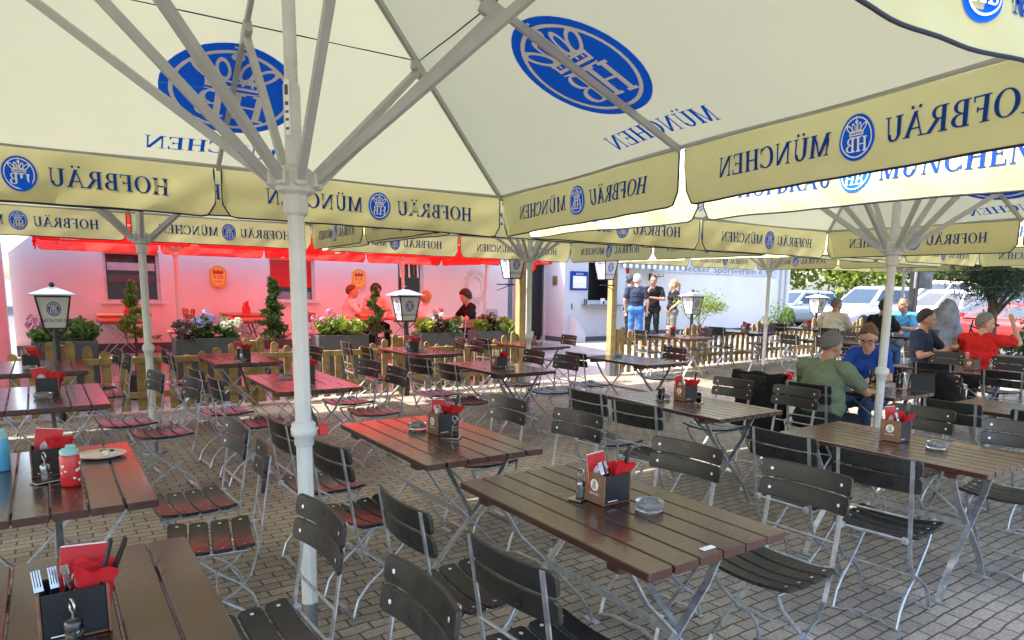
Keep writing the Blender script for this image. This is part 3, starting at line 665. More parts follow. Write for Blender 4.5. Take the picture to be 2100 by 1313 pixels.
def plate(label, x, y, r, bits, seed):
    z = ZT+zg(x,y); a = MB(); a.lathe([(.0001,.004),(r*.6,.003),(r*.62,.0),(r*.66,.0),(r,.014),(r,.017),(r*.64,.007),(.0001,.006)], n=28)
    tag(a.build('dinner_plate', 'plate_white', loc=(x,y,z)), label, 'plate')
    rn = random.Random(seed); b = MB()
    for k in range(bits):
        t, q = rn.uniform(0, 6.3), rn.uniform(0, r*.55); s_ = rn.uniform(.008,.018)
        b.ell((q*cos(t), q*sin(t), .012+rn.uniform(0,.02)), (s_, s_*rn.uniform(.5,1), s_*.6), 8, rn.choice([0,0,1,2]), Matrix.Rotation(t,4,'Z'))
    return b.build('food', ['food','paper','leaf_mid'], loc=(x,y,z))
tag(plate('white plate with leftovers on the left table', .17, 3.93, .105, 7, 2), 'leftover food on the plate, left table with bottles', 'food')
tag(plate('white plate heaped with food before the woman in blue', 5.86, 3.22, .14, 40, 3), 'orange and pale meal heaped on the couple\'s plate', 'food')
def tumbler(label, x, y, r, h, fill, cat='glass'):
    z = ZT+zg(x,y); t = thing('drinking_glass', label, cat, (x,y,z))
    a = MB(); a.lathe([(.0001,0),(r*.85,0),(r,h),(r*.94,h),(r*.8,.008),(.0001,.008)], n=18); a.build('tumbler', 'glass', t)
    if fill: a = MB(); a.lathe([(.0001,.009),(r*.79,.009),(r*.89,h*.75),(.0001,h*.75)], n=18); a.build('drink', fill, t)
tumbler('beer glass beside the parasol pole on the couple\'s table', 6.30, 3.42, .035, .16, 'beer')
tumbler('glass with a pink drink on the couple\'s table', 6.38, 3.2, .03, .14, 'petal_pink')
tumbler('small clear glass on the table left of the man in green', 3.86, 3.80, .028, .10, None)
a = MB()
for sd in (-1,1): a.add([(sd*.07,-.1,0),(sd*.07,.1,0),(sd*.004,.1,.15),(sd*.004,-.1,.15)], [(0,1,2,3)], 0); a.add([(sd*.064,-.09,.010),(sd*.064,.09,.010),(sd*.006,.09,.14),(sd*.006,-.09,.14)], [(0,1,2,3)], 1)
tag(a.build('menu_stand', ['black_board','paper'], loc=(6.42,3.02,ZT), rz=.7), 'dark open menu folder standing on the couple\'s table', 'menu')
a = MB(); a.bbox(-.012,.012,-.03,.03,0,.002,.0005); tag(a.build('number_plate', 'sign_white', loc=(1.74,1.465,ZT), rz=pi/2), 'tiny white plate on the edge of the front centre table', 'plate')
# ------------------------------------------------------------------ ground
def sheet(name, xs, ys, dz, m, zf=zg):
    mb = MB(); ny = len(ys); vs = [(x, y, zf(x,y)+dz) for x in xs for y in ys]; fs = []
    for i in range(len(xs)-1):
        for j in range(ny-1): q = i*ny+j; fs.append((q, q+ny, q+ny+1, q+1))
    mb.add(vs, fs, 0, True); return struct(mb.build(name, m))
def lin(a, b, n): return [a+(b-a)*i/n for i in range(n+1)]
mat('asphalt', (.10,.10,.105), .85, var=.25, scale=3, bump=.3, bscale=200)
sheet('ground', [-600,-200,-60,-20]+lin(-10,40,40)+[60,120,300,600], [-400,-100,-20]+lin(-8,9,6)+lin(9.5,15,16)+[20,40,80,200,700], -.006, 'asphalt')
sheet('terrace', lin(-9,19,28), lin(-6,9.75,10), .0, 'paving')
sheet('courtyard', lin(-9,21,30), lin(9.75,15.05,18), .0, 'light_paving')
# ------------------------------------------------------------------ picket fences
def fence(label, x0, x1, y, side):
    F = thing('picket_fence', label, 'fence', ((x0+x1)/2, y, 0)); n = max(1, round((x1-x0)/2.1)); w = (x1-x0)/n; rn = random.Random(int(x0*10)); cx = (x0+x1)/2
    for k in range(n):
        a0 = x0+k*w-cx; mb = MB(); np_ = round(w/.172)
        for i in range(np_):
            u = (i+.5)/np_; x = a0+u*w; h = .70+.24*(2*u-1)**2+rn.uniform(-.006,.006); z = zg(x+cx,y); hw = .048
            out = [(-hw,.04),(hw,.04),(hw,h-.05)]+[(hw*cos(t*pi/6), h-.05+.05*sin(t*pi/6)) for t in range(1,6)]+[(-hw,h-.05)]
            tl = rn.uniform(-.012,.012)
            mb.prism(out, lambda a, b, c, x=x, z=z, tl=tl: (x+a+tl*b, c, b+z), -.011, .011)
        z = zg(a0+w/2+cx, y)
        for zz in (.2, .62): mb.bbox(a0+.015, a0+w-.015, -.045, -.012, z+zz, z+zz+.075, .004)
        mb.build('fence_panel', 'fence_wood', F)
    for k in range(n+1):
        a0 = x0+k*w-cx; mb = MB(); z = zg(a0+cx, y); mb.bbox(a0-.04, a0+.04, .015, .09, z, z+.86, .008); mb.build('fence_post', 'fence_wood', F)
fence('long wooden picket fence left of the gate', -1.98, 6.32, 9.62, 1)
fence('wooden picket fence right of the gate opening', 8.6, 17.0, 9.62, 1)
for x, lb in ((6.42,'tall square wooden post at the left side of the gate'),(8.45,'tall square wooden post at the right side of the gate')):
    t = thing('gate_post', lb, 'post', (x,9.68,zg(x,9.68))); a = MB(); a.bbox(-.065,.065,-.065,.065,.1,2.45,.008); a.build('timber', 'post_wood', t)
    a = MB(); a.bbox(-.072,.072,-.072,.072,0,.28,.004); a.build('steel_shoe', 'dark_steel', t)
a = MB(); a.tube([(6.58,9.72,.05),(6.58,9.72,2.3)], .022, 8); a.bbox(6.54,6.62,9.66,9.70,1.52,1.62,.006); tag(a.build('cable_conduit', 'white_metal'), 'pale conduit pipe running up beside the left gate post', 'pipe')
a = MB(); a.ell((6.66,9.70,2.03), (.075,.05,.14), 14); tag(a.build('reflector', 'red_fabric'), 'oval orange red reflector at the left gate post', 'reflector')
# ------------------------------------------------------------------ lanterns
def make_lantern(label, group):
    t = thing('lantern', label, 'lantern', group=group); tw, bw, h = .155, .10, .35
    fr = MB()
    for sx in (-1,1):
        for sy in (-1,1): fr.tube([(sx*bw,sy*bw,0),(sx*tw,sy*tw,h)], .010, 6)
    for q, z in ((bw,0),(tw,h)):
        for sd in (-1,1): fr.box(-q,q,sd*q-.009,sd*q+.009,z-.009,z+.009); fr.box(sd*q-.009,sd*q+.009,-q,q,z-.0085,z+.0085)
    fr.build('lamp_frame', 'black_metal', t)
    for k in range(4):
        R = Matrix.Rotation(k*pi/2, 3, 'Z')
        f = lambda u, v, o, R=R: R @ Vector((u, -(bw+(tw-bw)*v/h)+.004-o, v))
        mb = MB(); vs = [f(-bw,0,0), f(bw,0,0), f(tw,h,0), f(-tw,h,0)]; mb.add(vs+[v+(R @ Vector((0,.006,0))) for v in vs], [(0,1,2,3),(7,6,5,4)], 0)
        pn = mb.build('lamp_pane', 'lamp_glass', t); e = MB(); bl, wh = emblem_parts(.062, .075)
        mv = lambda P: [[(x, y+.215) for x, y in q] for q in P]
        put(e, [[(x*1.12, (y-.215)*1.12+.215) for x, y in q] for q in mv(bl)], f, .001, 2)
        put(e, mv(bl), f, .002, 0); put(e, mv(wh), f, .0035, 1); wd, _ = word('MÜNCHEN', .034, 0, .07, cx=0); put(e, wd, f, .0015, 0); e.build('emblem', ['print_navy','sign_white','grey_rib'], pn)
    rf = MB(); q = .215; rf.add([(-q,-q,h+.012),(q,-q,h+.012),(q,q,h+.012),(-q,q,h+.012),(-q,-q,h+.022),(q,-q,h+.022),(q,q,h+.022),(-q,q,h+.022),(-.03,-.03,h+.10),(.03,-.03,h+.10),(.03,.03,h+.10),(-.03,.03,h+.10)],
        [(3,2,1,0),(0,1,5,4),(1,2,6,5),(2,3,7,6),(3,0,4,7),(4,5,9,8),(5,6,10,9),(6,7,11,10),(7,4,8,11),(8,9,10,11)]); rf.build('lamp_roof', 'lamp_roof', t)
    fi = MB(); fi.ell((0,0,h+.125), (.028,.028,.032), 12); fi.build('finial', 'black_metal', t)
    return t
gl = 'white lanterns with blue emblems'
def lantern_post(l, z0):
    p = MB(); p.lathe([(.035,-z0),(.035,-.09),(.028,-.06),(.028,-.012)], n=10)
    for sx in (-1,1):
        for sy in (-1,1): p.tube([(0,0,-.13),(sx*.06,sy*.06,-.07),(sx*.1,sy*.1,-.01)], .007, 5)
    p.build('post', 'black_metal', l)
def lantern_bracket(l, dx):
    p = MB(); p.tube([(dx,.05,-.10),(0,.0,-.10),(0,0,-.012)], .011, 6); p.tube([(dx,.05,-.2),(0,0,-.10)], .007, 5); p.bbox(-.13,.05,-.01,.01,-.112,-.088,.003); p.build('bracket', 'black_metal', l)
l0 = make_lantern('white lantern on a black post at the left by the fence', gl)
LN = [(.07,9.42,1.07,'p',None),(4.24,9.42,1.11,'p','white lantern on a black post in the middle of the fence'),(6.16,9.55,1.77,-1,'white lantern hanging from the left gate post'),
      (8.12,9.5,1.80,1,'white lantern hanging from the right gate post'),(10.85,9.9,1.16,'p','white lantern beside the potted olive tree'),(15.4,9.95,1.17,'p','white lantern in front of the parked cars')]
ls = [l0]+[dup(l0, (0,0,0), 0, r[4]) for r in LN[1:]]
for l, (x,y,z,k,_) in zip(ls, LN):
    l.location = (x,y,z)
    if k == 'p': lantern_post(l, z-zg(x,y))
    else: lantern_bracket(l, -.26*k*-1 if k < 0 else .26)
# ------------------------------------------------------------------ club house
H = thing('club_house', 'long low white club house with windows and a blue lettered band', 'building')
YW = 15.0; G = .25
OPN = [(.89,1.78,1.21,2.13),(3.75,4.68,1.24,2.14),(6.57,7.21,1.39,2.16),(9.55,9.80,.27,2.25),(10.08,10.74,.26,2.28)]
w = MB(); xs = -.45; th = .3
w.prism([(-.45,G-.3),(.6,G-.3),(.6,3.0),(-.45,2.03)], lambda u, v, c: (u, YW+c, v), 0, th)
cur = .6
for a0, a1, z0, z1 in OPN:
    w.box(cur, a0, YW, YW+th, G-.3, 3.0)
    if z0 > .4: w.box(a0, a1, YW, YW+th, G-.3, z0)
    w.box(a0, a1, YW, YW+th, z1, 3.0); cur = a1
w.box(cur, 21.43, YW, YW+th, G-.3, 3.0); w.box(21.13, 21.43, YW+th, YW+9, G-.3, 3.0); w.box(-.45, -.15, YW+th, YW+9, G-.3, 2.0)
w.box(-.15,21.13,YW+5,YW+5.1,0,2.9)
w.build('wall', 'facade', H)
r = MB(); r.box(.3, 21.75, YW-.3, YW+9.2, 3.02, 3.18); r.build('roof', 'plinth', H)
b = MB(); b.box(-.45, 10.07, YW-.03, YW-.002, G-.3, G+.2); b.box(12.8,21.45,YW-.03,YW-.002,G-.3,G+.2); b.build('plinth', 'plinth', H)
for i, (a0, a1, z0, z1) in enumerate(OPN):
    f = MB(); k = .045; y0, y1 = YW+.10, YW+.16
    if i < 3:
        f.box(a0,a0+k,y0,y1,z0,z1); f.box(a1-k,a1,y0,y1,z0,z1); f.box(a0+k,a1-k,y0,y1,z0,z0+k); f.box(a0+k,a1-k,y0,y1,z1-k,z1); f.box(a0-.05,a1+.05,YW-.05,YW+.098,z0-.035,z0-.002)
        fo = f.build('window', 'white_metal', H); g = MB(); g.box(a0+k,a1-k,y0+.03,y0+.035,z0+k,z1-k); g.build('pane', 'dark_glass', fo)
        if i == 1: g = MB(); g.box(a0+k,a1-k,y0+.005,y0+.012,z0+.30,z1-.01); g.build('blind', 'red_paper', fo)
        if i == 1: g = MB(); g.box(a0+k+.02,a1-k-.02,y0+.02,y0+.026,z0+.05,z0+.20); g.build('pane_sticker', 'mid_glass', fo)
        if i == 0:
            for q in range(2): g = MB(); g.box(a0+k+.02,a1-k-.02,y0+.018,y0+.024,z0+.36+.22*q,z0+.50+.22*q); g.build('curtain', 'planter_grey' if q == 0 else 'lamp_roof', fo)
        if i == 2:
            for q in range(5): g = MB(); g.tube([(a0+k+.05+.11*q,y0+.015,z1-.03),(a0+k+.06+.11*q,y0+.015,z1-.35+.05*(q % 2))], .022, 6); g.build('curtain', 'box_wood' if q % 2 else 'paper', fo)
    else:
        f.box(a0,a0+k,y0,y1,z0,z1); f.box(a1-k,a1,y0,y1,z0,z1); f.box(a0+k,a1-k,y0,y1,z1-k,z1)
        fo = f.build('door_frame', 'plinth' if i == 4 else 'white_metal', H); g = MB(); g.box(a0+k,a1-k,y0+.03,y0+.05,z0,z1-k); g.build('door_leaf', 'black_metal' if i == 4 else 'mid_glass', fo)
s = MB()     # oval sunburst moulding on the wall
f = lambda u, v, o: Vector((8.6+u, YW-o, 1.64+v))
for q in ring(0,0,.215,.285,.165,.235,0,360,32): s.prism(q, f, .001, .03)
for k in range(36):
    t = 2*pi*k/36; r0, r1 = 1.12, (1.62 if k % 2 else 1.42); d = .012
    p = [(.215*r0*cos(t)-d*sin(t), .285*r0*sin(t)+d*cos(t)),(.215*r1*cos(t)-d*sin(t), .285*r1*sin(t)+d*cos(t)),(.215*r1*cos(t)+d*sin(t), .285*r1*sin(t)-d*cos(t)),(.215*r0*cos(t)+d*sin(t), .285*r0*sin(t)-d*cos(t))]
    s.prism(p[::-1], f, .001, .022)
s.build('sunburst_relief', 'facade', H)
s = MB(); s.bbox(14.6,20.65,YW-.045,YW-.002,2.19,2.46,.004); bd = s.build('sign_band', 'lamp_roof', H)
P = textpolys('llenbecker Sportverein e.V.', .27); ws = max(x for q in P for x, y in q)-min(x for q in P for x, y in q)
s = MB(); put(s, [[(x*5.0/ws, y) for x, y in q] for q in P], lambda u, v, o: Vector((17.75+u, YW-.046-o, 2.245+v)), .002, 0); s.build('lettering', 'box_wood', bd)
for x in (20.85, 21.15): s = MB(); s.tube([(x,YW-.05,G),(x,YW-.05,3.0)], .035, 8); s.build('downspout', 'grey_rib', H)
s = MB(); s.box(8.9,9.2,YW-.09,YW-.002,.86,1.08); s.build('meter_box', 'grey_rib', H)
for x, z, lb in ((2.78,1.72,'oval yellow brewery sign on the wall, the left one'),(5.63,1.75,'oval yellow brewery sign on the wall, the right one')):
    t = thing('wall_sign', lb, 'sign', (x,YW,z), group='oval yellow signs on the wall'); f = lambda u, v, o: Vector((u, -o, v))
    oval = [(.165*cos(2*pi*k/36)*(1 if abs(cos(2*pi*k/36)) < .99 else 1), .215*sin(2*pi*k/36)) for k in range(36)]
    oval = [(max(-.15,min(.15,x_*1.12)), y_) for x_, y_ in oval]
    a = MB(); a.prism(oval[::-1], f, .004, .045, 0); a.build('board', 'yellow_sign', t)
    a = MB(); put(a, [[(oval[k][0]*.9,oval[k][1]*.92),(oval[(k+1)%36][0]*.9,oval[(k+1)%36][1]*.92),(oval[(k+1)%36][0]*.84,oval[(k+1)%36][1]*.87),(oval[k][0]*.84,oval[k][1]*.87)] for k in range(36)], f, .046, 0)
    put(a, [rect(-.095,.05,.095,.10)]+[rect(-.09+.075*k,.10,-.06+.075*k,.135) for k in range(3)]+[rect(-.05+.075*k,.10,-.03+.075*k,.115) for k in range(2)], f, .047, 0)
    put(a, [[(x_*.9, y_-.045) for x_, y_ in q] for q in textpolys('früh', .125)]+[[(x_, y_-.11) for x_, y_ in q] for q in textpolys('Kölsch', .05)], f, .047, 0); a.build('lettering', 'red_sign', t)
# serving kiosk built on to the house
K = thing('serving_kiosk', 'white serving kiosk with a dark hatch behind the gate', 'kiosk'); yk = 14.2; X0, X1 = 10.75, 12.85; A0, A1, Z0, Z1 = 11.53, 12.44, 1.27, 2.36
w = MB(); w.box(X0,A0,yk,yk+.12,G-.1,2.5); w.box(A1,X1,yk,yk+.12,G-.1,2.5); w.box(A0,A1,yk,yk+.12,G-.1,Z0); w.box(A0,A1,yk,yk+.12,Z1,2.5); w.box(X0,X0+.12,yk+.12,YW-.002,G-.1,2.5); w.box(X1-.12,X1,yk+.12,YW-.002,G-.1,2.5); w.build('wall', 'kiosk_white', K)
w = MB(); w.box(X0-.15,X1+.1,yk-.2,YW-.003,2.505,2.62); w.build('roof', 'plinth', K)
w = MB(); w.box(X0-.012,X1+.01,yk-.015,yk-.001,G-.1,G+.13); w.box(X0-.015,X0-.001,yk,YW-.01,G-.1,G+.13); w.build('plinth', 'plinth', K)
w = MB(); w.box(A0-.2,A1+.25,yk-.28,yk-.002,Z0-.07,Z0-.035); w.build('counter', 'dark_steel', K)
w = MB(); w.box(A0,A0+.03,yk+.03,yk+.08,Z0,Z1); w.box(A1-.14,A1-.10,yk+.03,yk+.08,Z0,Z1); w.box(A0+.03,A1,yk+.02,yk+.09,Z0,Z0+.07); w.box(A0+.03,A1-.14,yk+.03,yk+.08,Z1-.03,Z1); w.build('hatch_frame', 'white_metal', K)
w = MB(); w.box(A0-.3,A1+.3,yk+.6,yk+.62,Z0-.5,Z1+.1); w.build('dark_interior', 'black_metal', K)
w = MB(); w.add([(10.95,yk-.001,G),(11.25,yk-.001,G),(11.25,yk-.001,.62),(10.95,yk-.001,.95),(10.95,yk-.3,G),(11.25,yk-.3,G),(11.25,yk-.3,.5),(10.95,yk-.3,.82)], [(0,1,2,3),(7,6,5,4),(4,5,1,0),(5,6,2,1),(6,7,3,2),(7,4,0,3)]); w.build('buttress', 'kiosk_white', K)
for x in (11.0, 11.42, 11.48): w = MB(); w.tube([(x,yk-.02,Z0-.04-.12*(x < 11.1)),(x,yk-.02,Z0+.1-.12*(x < 11.1))], .013, 6); w.build('bag_hook', 'black_metal', K)
t = thing('notice_board', 'blue framed menu notice board on the white kiosk wall', 'notice board', (11.21,yk,1.84)); a = MB(); a.bbox(-.28,.28,-.05,-.003,-.24,.24,.005); a.build('frame', 'print_navy', t)
a = MB(); a.box(-.22,.22,-.056,-.052,-.19,.12); a.build('paper_sheet', 'paper', t); a = MB(); put(a, word('HOFBRÄU', .04, 0, .155, cx=0)[0], lambda u, v, o: Vector((u,-.052-o,v)), .001, 0); a.build('lettering', 'sign_white', t)
a = MB(); a.bbox(X0-.03,X0-.003,14.5,14.68,1.72,1.95,.003); tag(a.build('wooden_plaque', 'box_wood'), 'small brown wooden plaque beside the dark door', 'plaque')
t = thing('napkin_dispenser', 'small white and blue dispenser on the kiosk counter', 'dispenser', (11.95,yk-.12,Z0-.034)); a = MB(); a.bbox(-.05,.05,-.04,.04,0,.16,.006); a.build('casing', 'sign_white', t); a = MB(); a.bbox(-.03,.03,-.045,-.041,.01,.09,.002); a.build('blue_label', 'print_navy', t)
# awning, poster, wall bracket
t = thing('awning', 'blue and white striped awning over the standing men', 'awning', (13.9,YW,0)); n = 22
for nm, f in (('awning_top', lambda u, v, o: Vector((u, -.9*v, 2.66-.22*v))), ('awning_valance', lambda u, v, o: Vector((u, -.9-.004, 2.44-.19*v-.02*v*abs(sin(u*9)))))):
    a = MB()
    for i in range(n): ua = -1.25+2.5*i/n; ub = -1.25+2.5*(i+1)/n; q = [f(ua,0,0), f(ub,0,0), f(ub,1,0), f((ua+ub)/2,1.05,0) if nm == 'awning_valance' else f(ua,1,0)]+([f(ua,1,0)] if nm == 'awning_valance' else []); a.add(q, [tuple(range(len(q)))], i % 2)
    a.build(nm, ['sign_white','mid_glass'], t)
a = MB(); a.box(-.17,.17,-.012,-.003,0,.46,0); a.box(-.15,.15,-.016,-.0125,.02,.2,1); a.box(-.15,.15,-.016,-.0125,.28,.44,2); a.box(-.1,.1,-.02,-.0165,.08,.15,0); tag(a.build('ice_cream_poster', ['sign_white','plastic_blue','plastic_red'], loc=(13.55,YW,1.82)), 'colourful poster on the wall under the striped awning', 'poster')
a = MB(); a.bbox(-.06,.06,-.05,-.003,-.1,.1,.004); a.tube([(0,-.05,0),(.0,-.45,.02)], .014, 6); a.tube([(-.1,-.45,.1),(-.1,-.45,.02),(.1,-.45,.02),(.1,-.45,.1)], .01, 5); tag(a.build('wall_bracket', 'black_metal', loc=(14.55,YW,2.02)), 'black lamp bracket on the wall above the standing men', 'bracket')
a = MB(); a.bbox(-6,-.52,0,4.6,0,4.2,.01); tag(a.build('white_shade_wing', 'kiosk_white', loc=(0,10.25,0)), 'bluish white pillar at the left picture edge, unseen wing added for shade', 'building')  # only the corner shows; unseen depth and height added to shade the house wall
h2 = thing('neighbour_house', 'pale cream house far behind the club house at left', 'house', (-9,34,0)); a = MB(); a.prism([(-6,0),(6,0),(6,5),(0,8.2),(-6,5)], lambda u, v, c: (u, c, v), 0, 9); a.build('wall', 'facade', h2)
a = MB(); a.add([(-6.4,-.3,4.85),(0,-.3,8.4),(0,9.3,8.4),(-6.4,9.3,4.85),(6.4,-.3,4.85),(6.4,9.3,4.85)], [(0,1,2,3),(4,5,2,1)]); a.build('roof', 'terracotta', h2)
def redbox():
    a = MB(); a.bbox(-.06,.06,-.05,.05,0,.14,.004); a.bbox(-.045,.0,-.02,.02,.14,.22,.003); a.bbox(.01,.045,-.03,.03,.14,.25,.003); return a
# ------------------------------------------------------------------ red corner furniture
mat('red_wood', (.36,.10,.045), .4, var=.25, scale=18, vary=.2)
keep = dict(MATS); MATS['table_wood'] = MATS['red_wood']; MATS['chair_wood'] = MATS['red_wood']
rt = None
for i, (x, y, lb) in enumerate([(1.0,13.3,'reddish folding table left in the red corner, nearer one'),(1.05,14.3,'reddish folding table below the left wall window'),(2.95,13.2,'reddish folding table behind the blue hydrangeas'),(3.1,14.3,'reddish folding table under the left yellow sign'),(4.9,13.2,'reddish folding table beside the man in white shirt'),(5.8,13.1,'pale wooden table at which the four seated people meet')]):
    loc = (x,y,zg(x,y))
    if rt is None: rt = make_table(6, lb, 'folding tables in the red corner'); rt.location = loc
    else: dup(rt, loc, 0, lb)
rc = None
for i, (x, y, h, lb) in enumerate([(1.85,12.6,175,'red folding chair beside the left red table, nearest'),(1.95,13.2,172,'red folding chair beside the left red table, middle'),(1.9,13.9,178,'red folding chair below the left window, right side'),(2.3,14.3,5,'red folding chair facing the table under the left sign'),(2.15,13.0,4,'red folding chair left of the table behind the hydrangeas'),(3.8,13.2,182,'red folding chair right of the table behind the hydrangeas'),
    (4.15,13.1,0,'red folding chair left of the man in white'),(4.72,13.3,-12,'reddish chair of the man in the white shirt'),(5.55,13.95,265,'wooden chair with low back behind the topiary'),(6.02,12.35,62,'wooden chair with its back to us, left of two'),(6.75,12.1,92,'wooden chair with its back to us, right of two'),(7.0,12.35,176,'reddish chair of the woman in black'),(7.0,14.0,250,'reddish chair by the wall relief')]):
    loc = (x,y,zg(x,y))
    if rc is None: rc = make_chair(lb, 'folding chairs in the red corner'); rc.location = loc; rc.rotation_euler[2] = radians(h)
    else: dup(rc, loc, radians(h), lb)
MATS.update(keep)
for x, y, lb in ((1.1,13.35,'nearer left red table'),(3.1,14.2,'red table under the left sign'),(4.95,13.3,'red table beside the man in white')):
    z = zg(x,y)+ZT; o = put_thing('redbox', lambda l, g: tag(MB.build(redbox(), 'condiment_holder', 'plastic_red'), l, 'holder', g) , (x,y,z), .2, f'red condiment holder on the {lb}', 'red holders in the red corner')
# ------------------------------------------------------------------ people (each faces +X in its own frame)
import numpy as np
mat('skin', (.56,.30,.20), .5, var=.06, scale=12)
mat('skin_tan', (.42,.21,.13), .5, var=.08, scale=12)
def cloth(n, c, v=.14): mat(n, c, .85, var=v, scale=9, bump=.35, bscale=22, spec=.2)
for n, c in (('cloth_green',(.15,.19,.125)),('cloth_blue',(.02,.07,.36)),('cloth_navy',(.025,.032,.06)),('cloth_red',(.55,.018,.016)),('cloth_cream',(.60,.55,.46)),('cloth_black',(.012,.012,.014)),('cloth_sky',(.08,.30,.58)),
    ('cloth_white',(.75,.73,.72)),('denim',(.035,.07,.16)),('denim_blue',(.05,.15,.45)),('cloth_camo',(.16,.15,.13)),('cloth_dark',(.02,.02,.025)),('shoe_dark',(.02,.018,.016)),('shoe_pale',(.5,.5,.48))): cloth(n, c)
for n, c in (('hair_grey',(.13,.12,.115)),('hair_white',(.55,.53,.5)),('hair_dark',(.018,.012,.009)),('hair_brown',(.13,.06,.025)),('hair_blond',(.42,.22,.07)),('hair_steel',(.20,.17,.15))): mat(n, c, .55, var=.35, scale=60, bump=.5, bscale=120)
def hand_el(E, w, d, u, curl=.5, r=.0095, side=1):
    """palm, four fingers and a thumb at wrist w pointing along d, palm normal u"""
    w = Vector(w); d = Vector(d).normalized(); u = Vector(u); u = (u-d*u.dot(d)).normalized(); s_ = d.cross(u)*side
    pc = w+d*.045
    for k in (-1.2,-.4,.4,1.2): E.append(('c', w+d*.012+s_*k*.012, pc+d*.035+s_*k*.018, .014, .0125, 'skin'))
    for k, L_ in zip((-1.5,-.5,.5,1.5), (.062,.074,.078,.066)):
        a = pc+d*.04+s_*k*.0165; b = a+(d*cos(curl)+u*sin(curl))*L_*.5; c = b+(d*cos(curl*2.1)+u*sin(curl*2.1))*L_*.5
        E.append(('c', a, b, r, r*.92, 'skin')); E.append(('c', b, c, r*.92, r*.8, 'skin'))
    a = w+d*.02+s_*.03; b = a+d*.035+s_*.026+u*.012; c = b+d*.032+u*.018
    E.append(('c', a, b, .012, .0105, 'skin')); E.append(('c', b, c, .0105, .009, 'skin'))
def person(label, loc, rz, sit=True, sc=1, top='cloth_black', legs='denim', skin='skin', hair=('short','hair_dark'), arms=None, hands=None, head=(0,0), lean=.1, girth=1, shorts=False, glasses=False, cap=None, female=False, vox=.0135, shoes='shoe_dark', legpose=None, twist=0, hem=None):
    E = []; dz = 0 if sit else .37
    Rm = Matrix.Translation((0,0,.56+dz)) @ Matrix.Rotation(twist, 4, 'Z') @ Matrix.Rotation(lean, 4, 'Y') @ Matrix.Translation((0,0,-.56-dz))
    T = lambda x, y, z: Rm @ Vector((x, y, z+dz))
    g = girth; sw = (.155 if female else .175)*g**.35
    E.append(('c', Vector((-.01,-.085,.565+dz)), Vector((-.01,.085,.565+dz)), .115*g**.5, .115*g**.5, legs))
    E.append(('e', T(.015*g,0,.68), (.118*g,.155*g,.15), top)); E.append(('e', T(-.01,0,.80), (.112*g,.155*g,.16), top))
    E.append(('e', T(-.015,0,.93), (.112*g**.6,(.155 if female else .172)*g**.5,.17), top))
    if female: E.append(('e', T(.07,-.07,.92), (.06,.065,.06), top)); E.append(('e', T(.07,.07,.92), (.06,.065,.06), top))
    E.append(('c', T(-.015,-sw+.02,1.055), T(-.015,sw-.02,1.055), .062, .062, top)); E.append(('c', T(-.02,-.075,1.075), T(-.02,.075,1.075), .055, .055, top))
    E.append(('c', T(-.012,0,1.07), T(.014,0,1.18), .064, .056, skin))
    hc = T(.018,0,1.19)
    Hm = Matrix.Translation(hc) @ Matrix.Rotation(head[0], 4, 'Z') @ Matrix.Rotation(head[1], 4, 'Y') @ Matrix.Scale(1.09, 4)
    Q = lambda x, y, z: Hm @ Vector((x, y, z)); HR = Hm.to_3x3()
    E.append(('e', Q(.008,0,.085), (.098,.077,.105), skin, HR)); E.append(('e', Q(.035,0,.02), (.066,.060,.072), skin, HR)); E.append(('e', Q(.075,0,-.035), (.028,.032,.022), skin, HR))
    E.append(('c', Q(.098,0,.075), Q(.115,0,.035), .010, .0155, skin)); E.append(('e', Q(.094,0,-.003), (.014,.026,.011), skin, HR))
    E.append(('c', Q(.09,-.045,.085), Q(.09,.045,.085), .013, .013, skin))
    for s_ in (-1,1): E.append(('e', Q(.005,s_*.078,.045), (.022,.010,.034), skin, HR)); E.append(('e', Q(.07,s_*.035,.025), (.03,.025,.03), skin, HR))
    for i, s_ in enumerate((1,-1)):
        sh = T(-.015, s_*sw, 1.045); el, wr = [Vector(q)+Vector((0,0,dz)) for q in arms[i]]
        mid = sh.lerp(el, .66)
        E.append(('c', sh, mid, .068*g**.3, .060*g**.3, top)); E.append(('c', mid, el, .046, .040, skin)); E.append(('c', el, wr, .041, .028, skin))
        d = wr-el
        hd, hu, cu = (hands[i] if hands and hands[i] else (tuple(d.normalized()+Vector((0,0,-.15))), (0,0,-1), .45))
        n0 = len(E); hand_el(E, wr, hd, hu, cu, side=s_); E[n0:] = [e[:5]+(skin,) for e in E[n0:]]
    LP = legpose or ([((.43,.125,.52),(.40,.135,.09)),((.43,-.125,.52),(.42,-.135,.09))] if sit else [((.02,.105,.50),(-.01,.115,.085)),((.03,-.105,.50),(.0,-.115,.085))])
    for i, s_ in enumerate((1,-1)):
        hp = Vector((0, s_*.088, .555+dz)); kn, an = Vector(LP[i][0]), Vector(LP[i][1]); m2 = kn
        E.append(('c', hp, kn, .092, .068, legs))
        if shorts: E.append(('c', kn, an, .056, .040, skin)); E.append(('c', kn, kn.lerp(an,.3), .058, .062, skin))
        else: E.append(('c', kn, an+Vector((0,0,.0)), .066, .052, legs))
        ft = Vector((1,.12*s_,0)).normalized(); b = Vector((an.x, an.y, .045)); E.append(('c', b-ft*.05, b+ft*.14, .045, .036, shoes))
    mb = MB()
    for e in E:
        if e[0] == 'c': mb.cap(e[1], e[2], e[3], e[4], 10)
        else: mb.ell(e[1], e[2], 14, 0, e[4] if len(e) > 4 else (Matrix.Rotation(twist,3,'Z') @ Matrix.Rotation(lean,3,'Y')))
    tmp = mb.build('tmp', 'skin'); md = tmp.modifiers.new('r', 'REMESH'); md.mode = 'VOXEL'; md.voxel_size = vox; md.use_smooth_shade = True
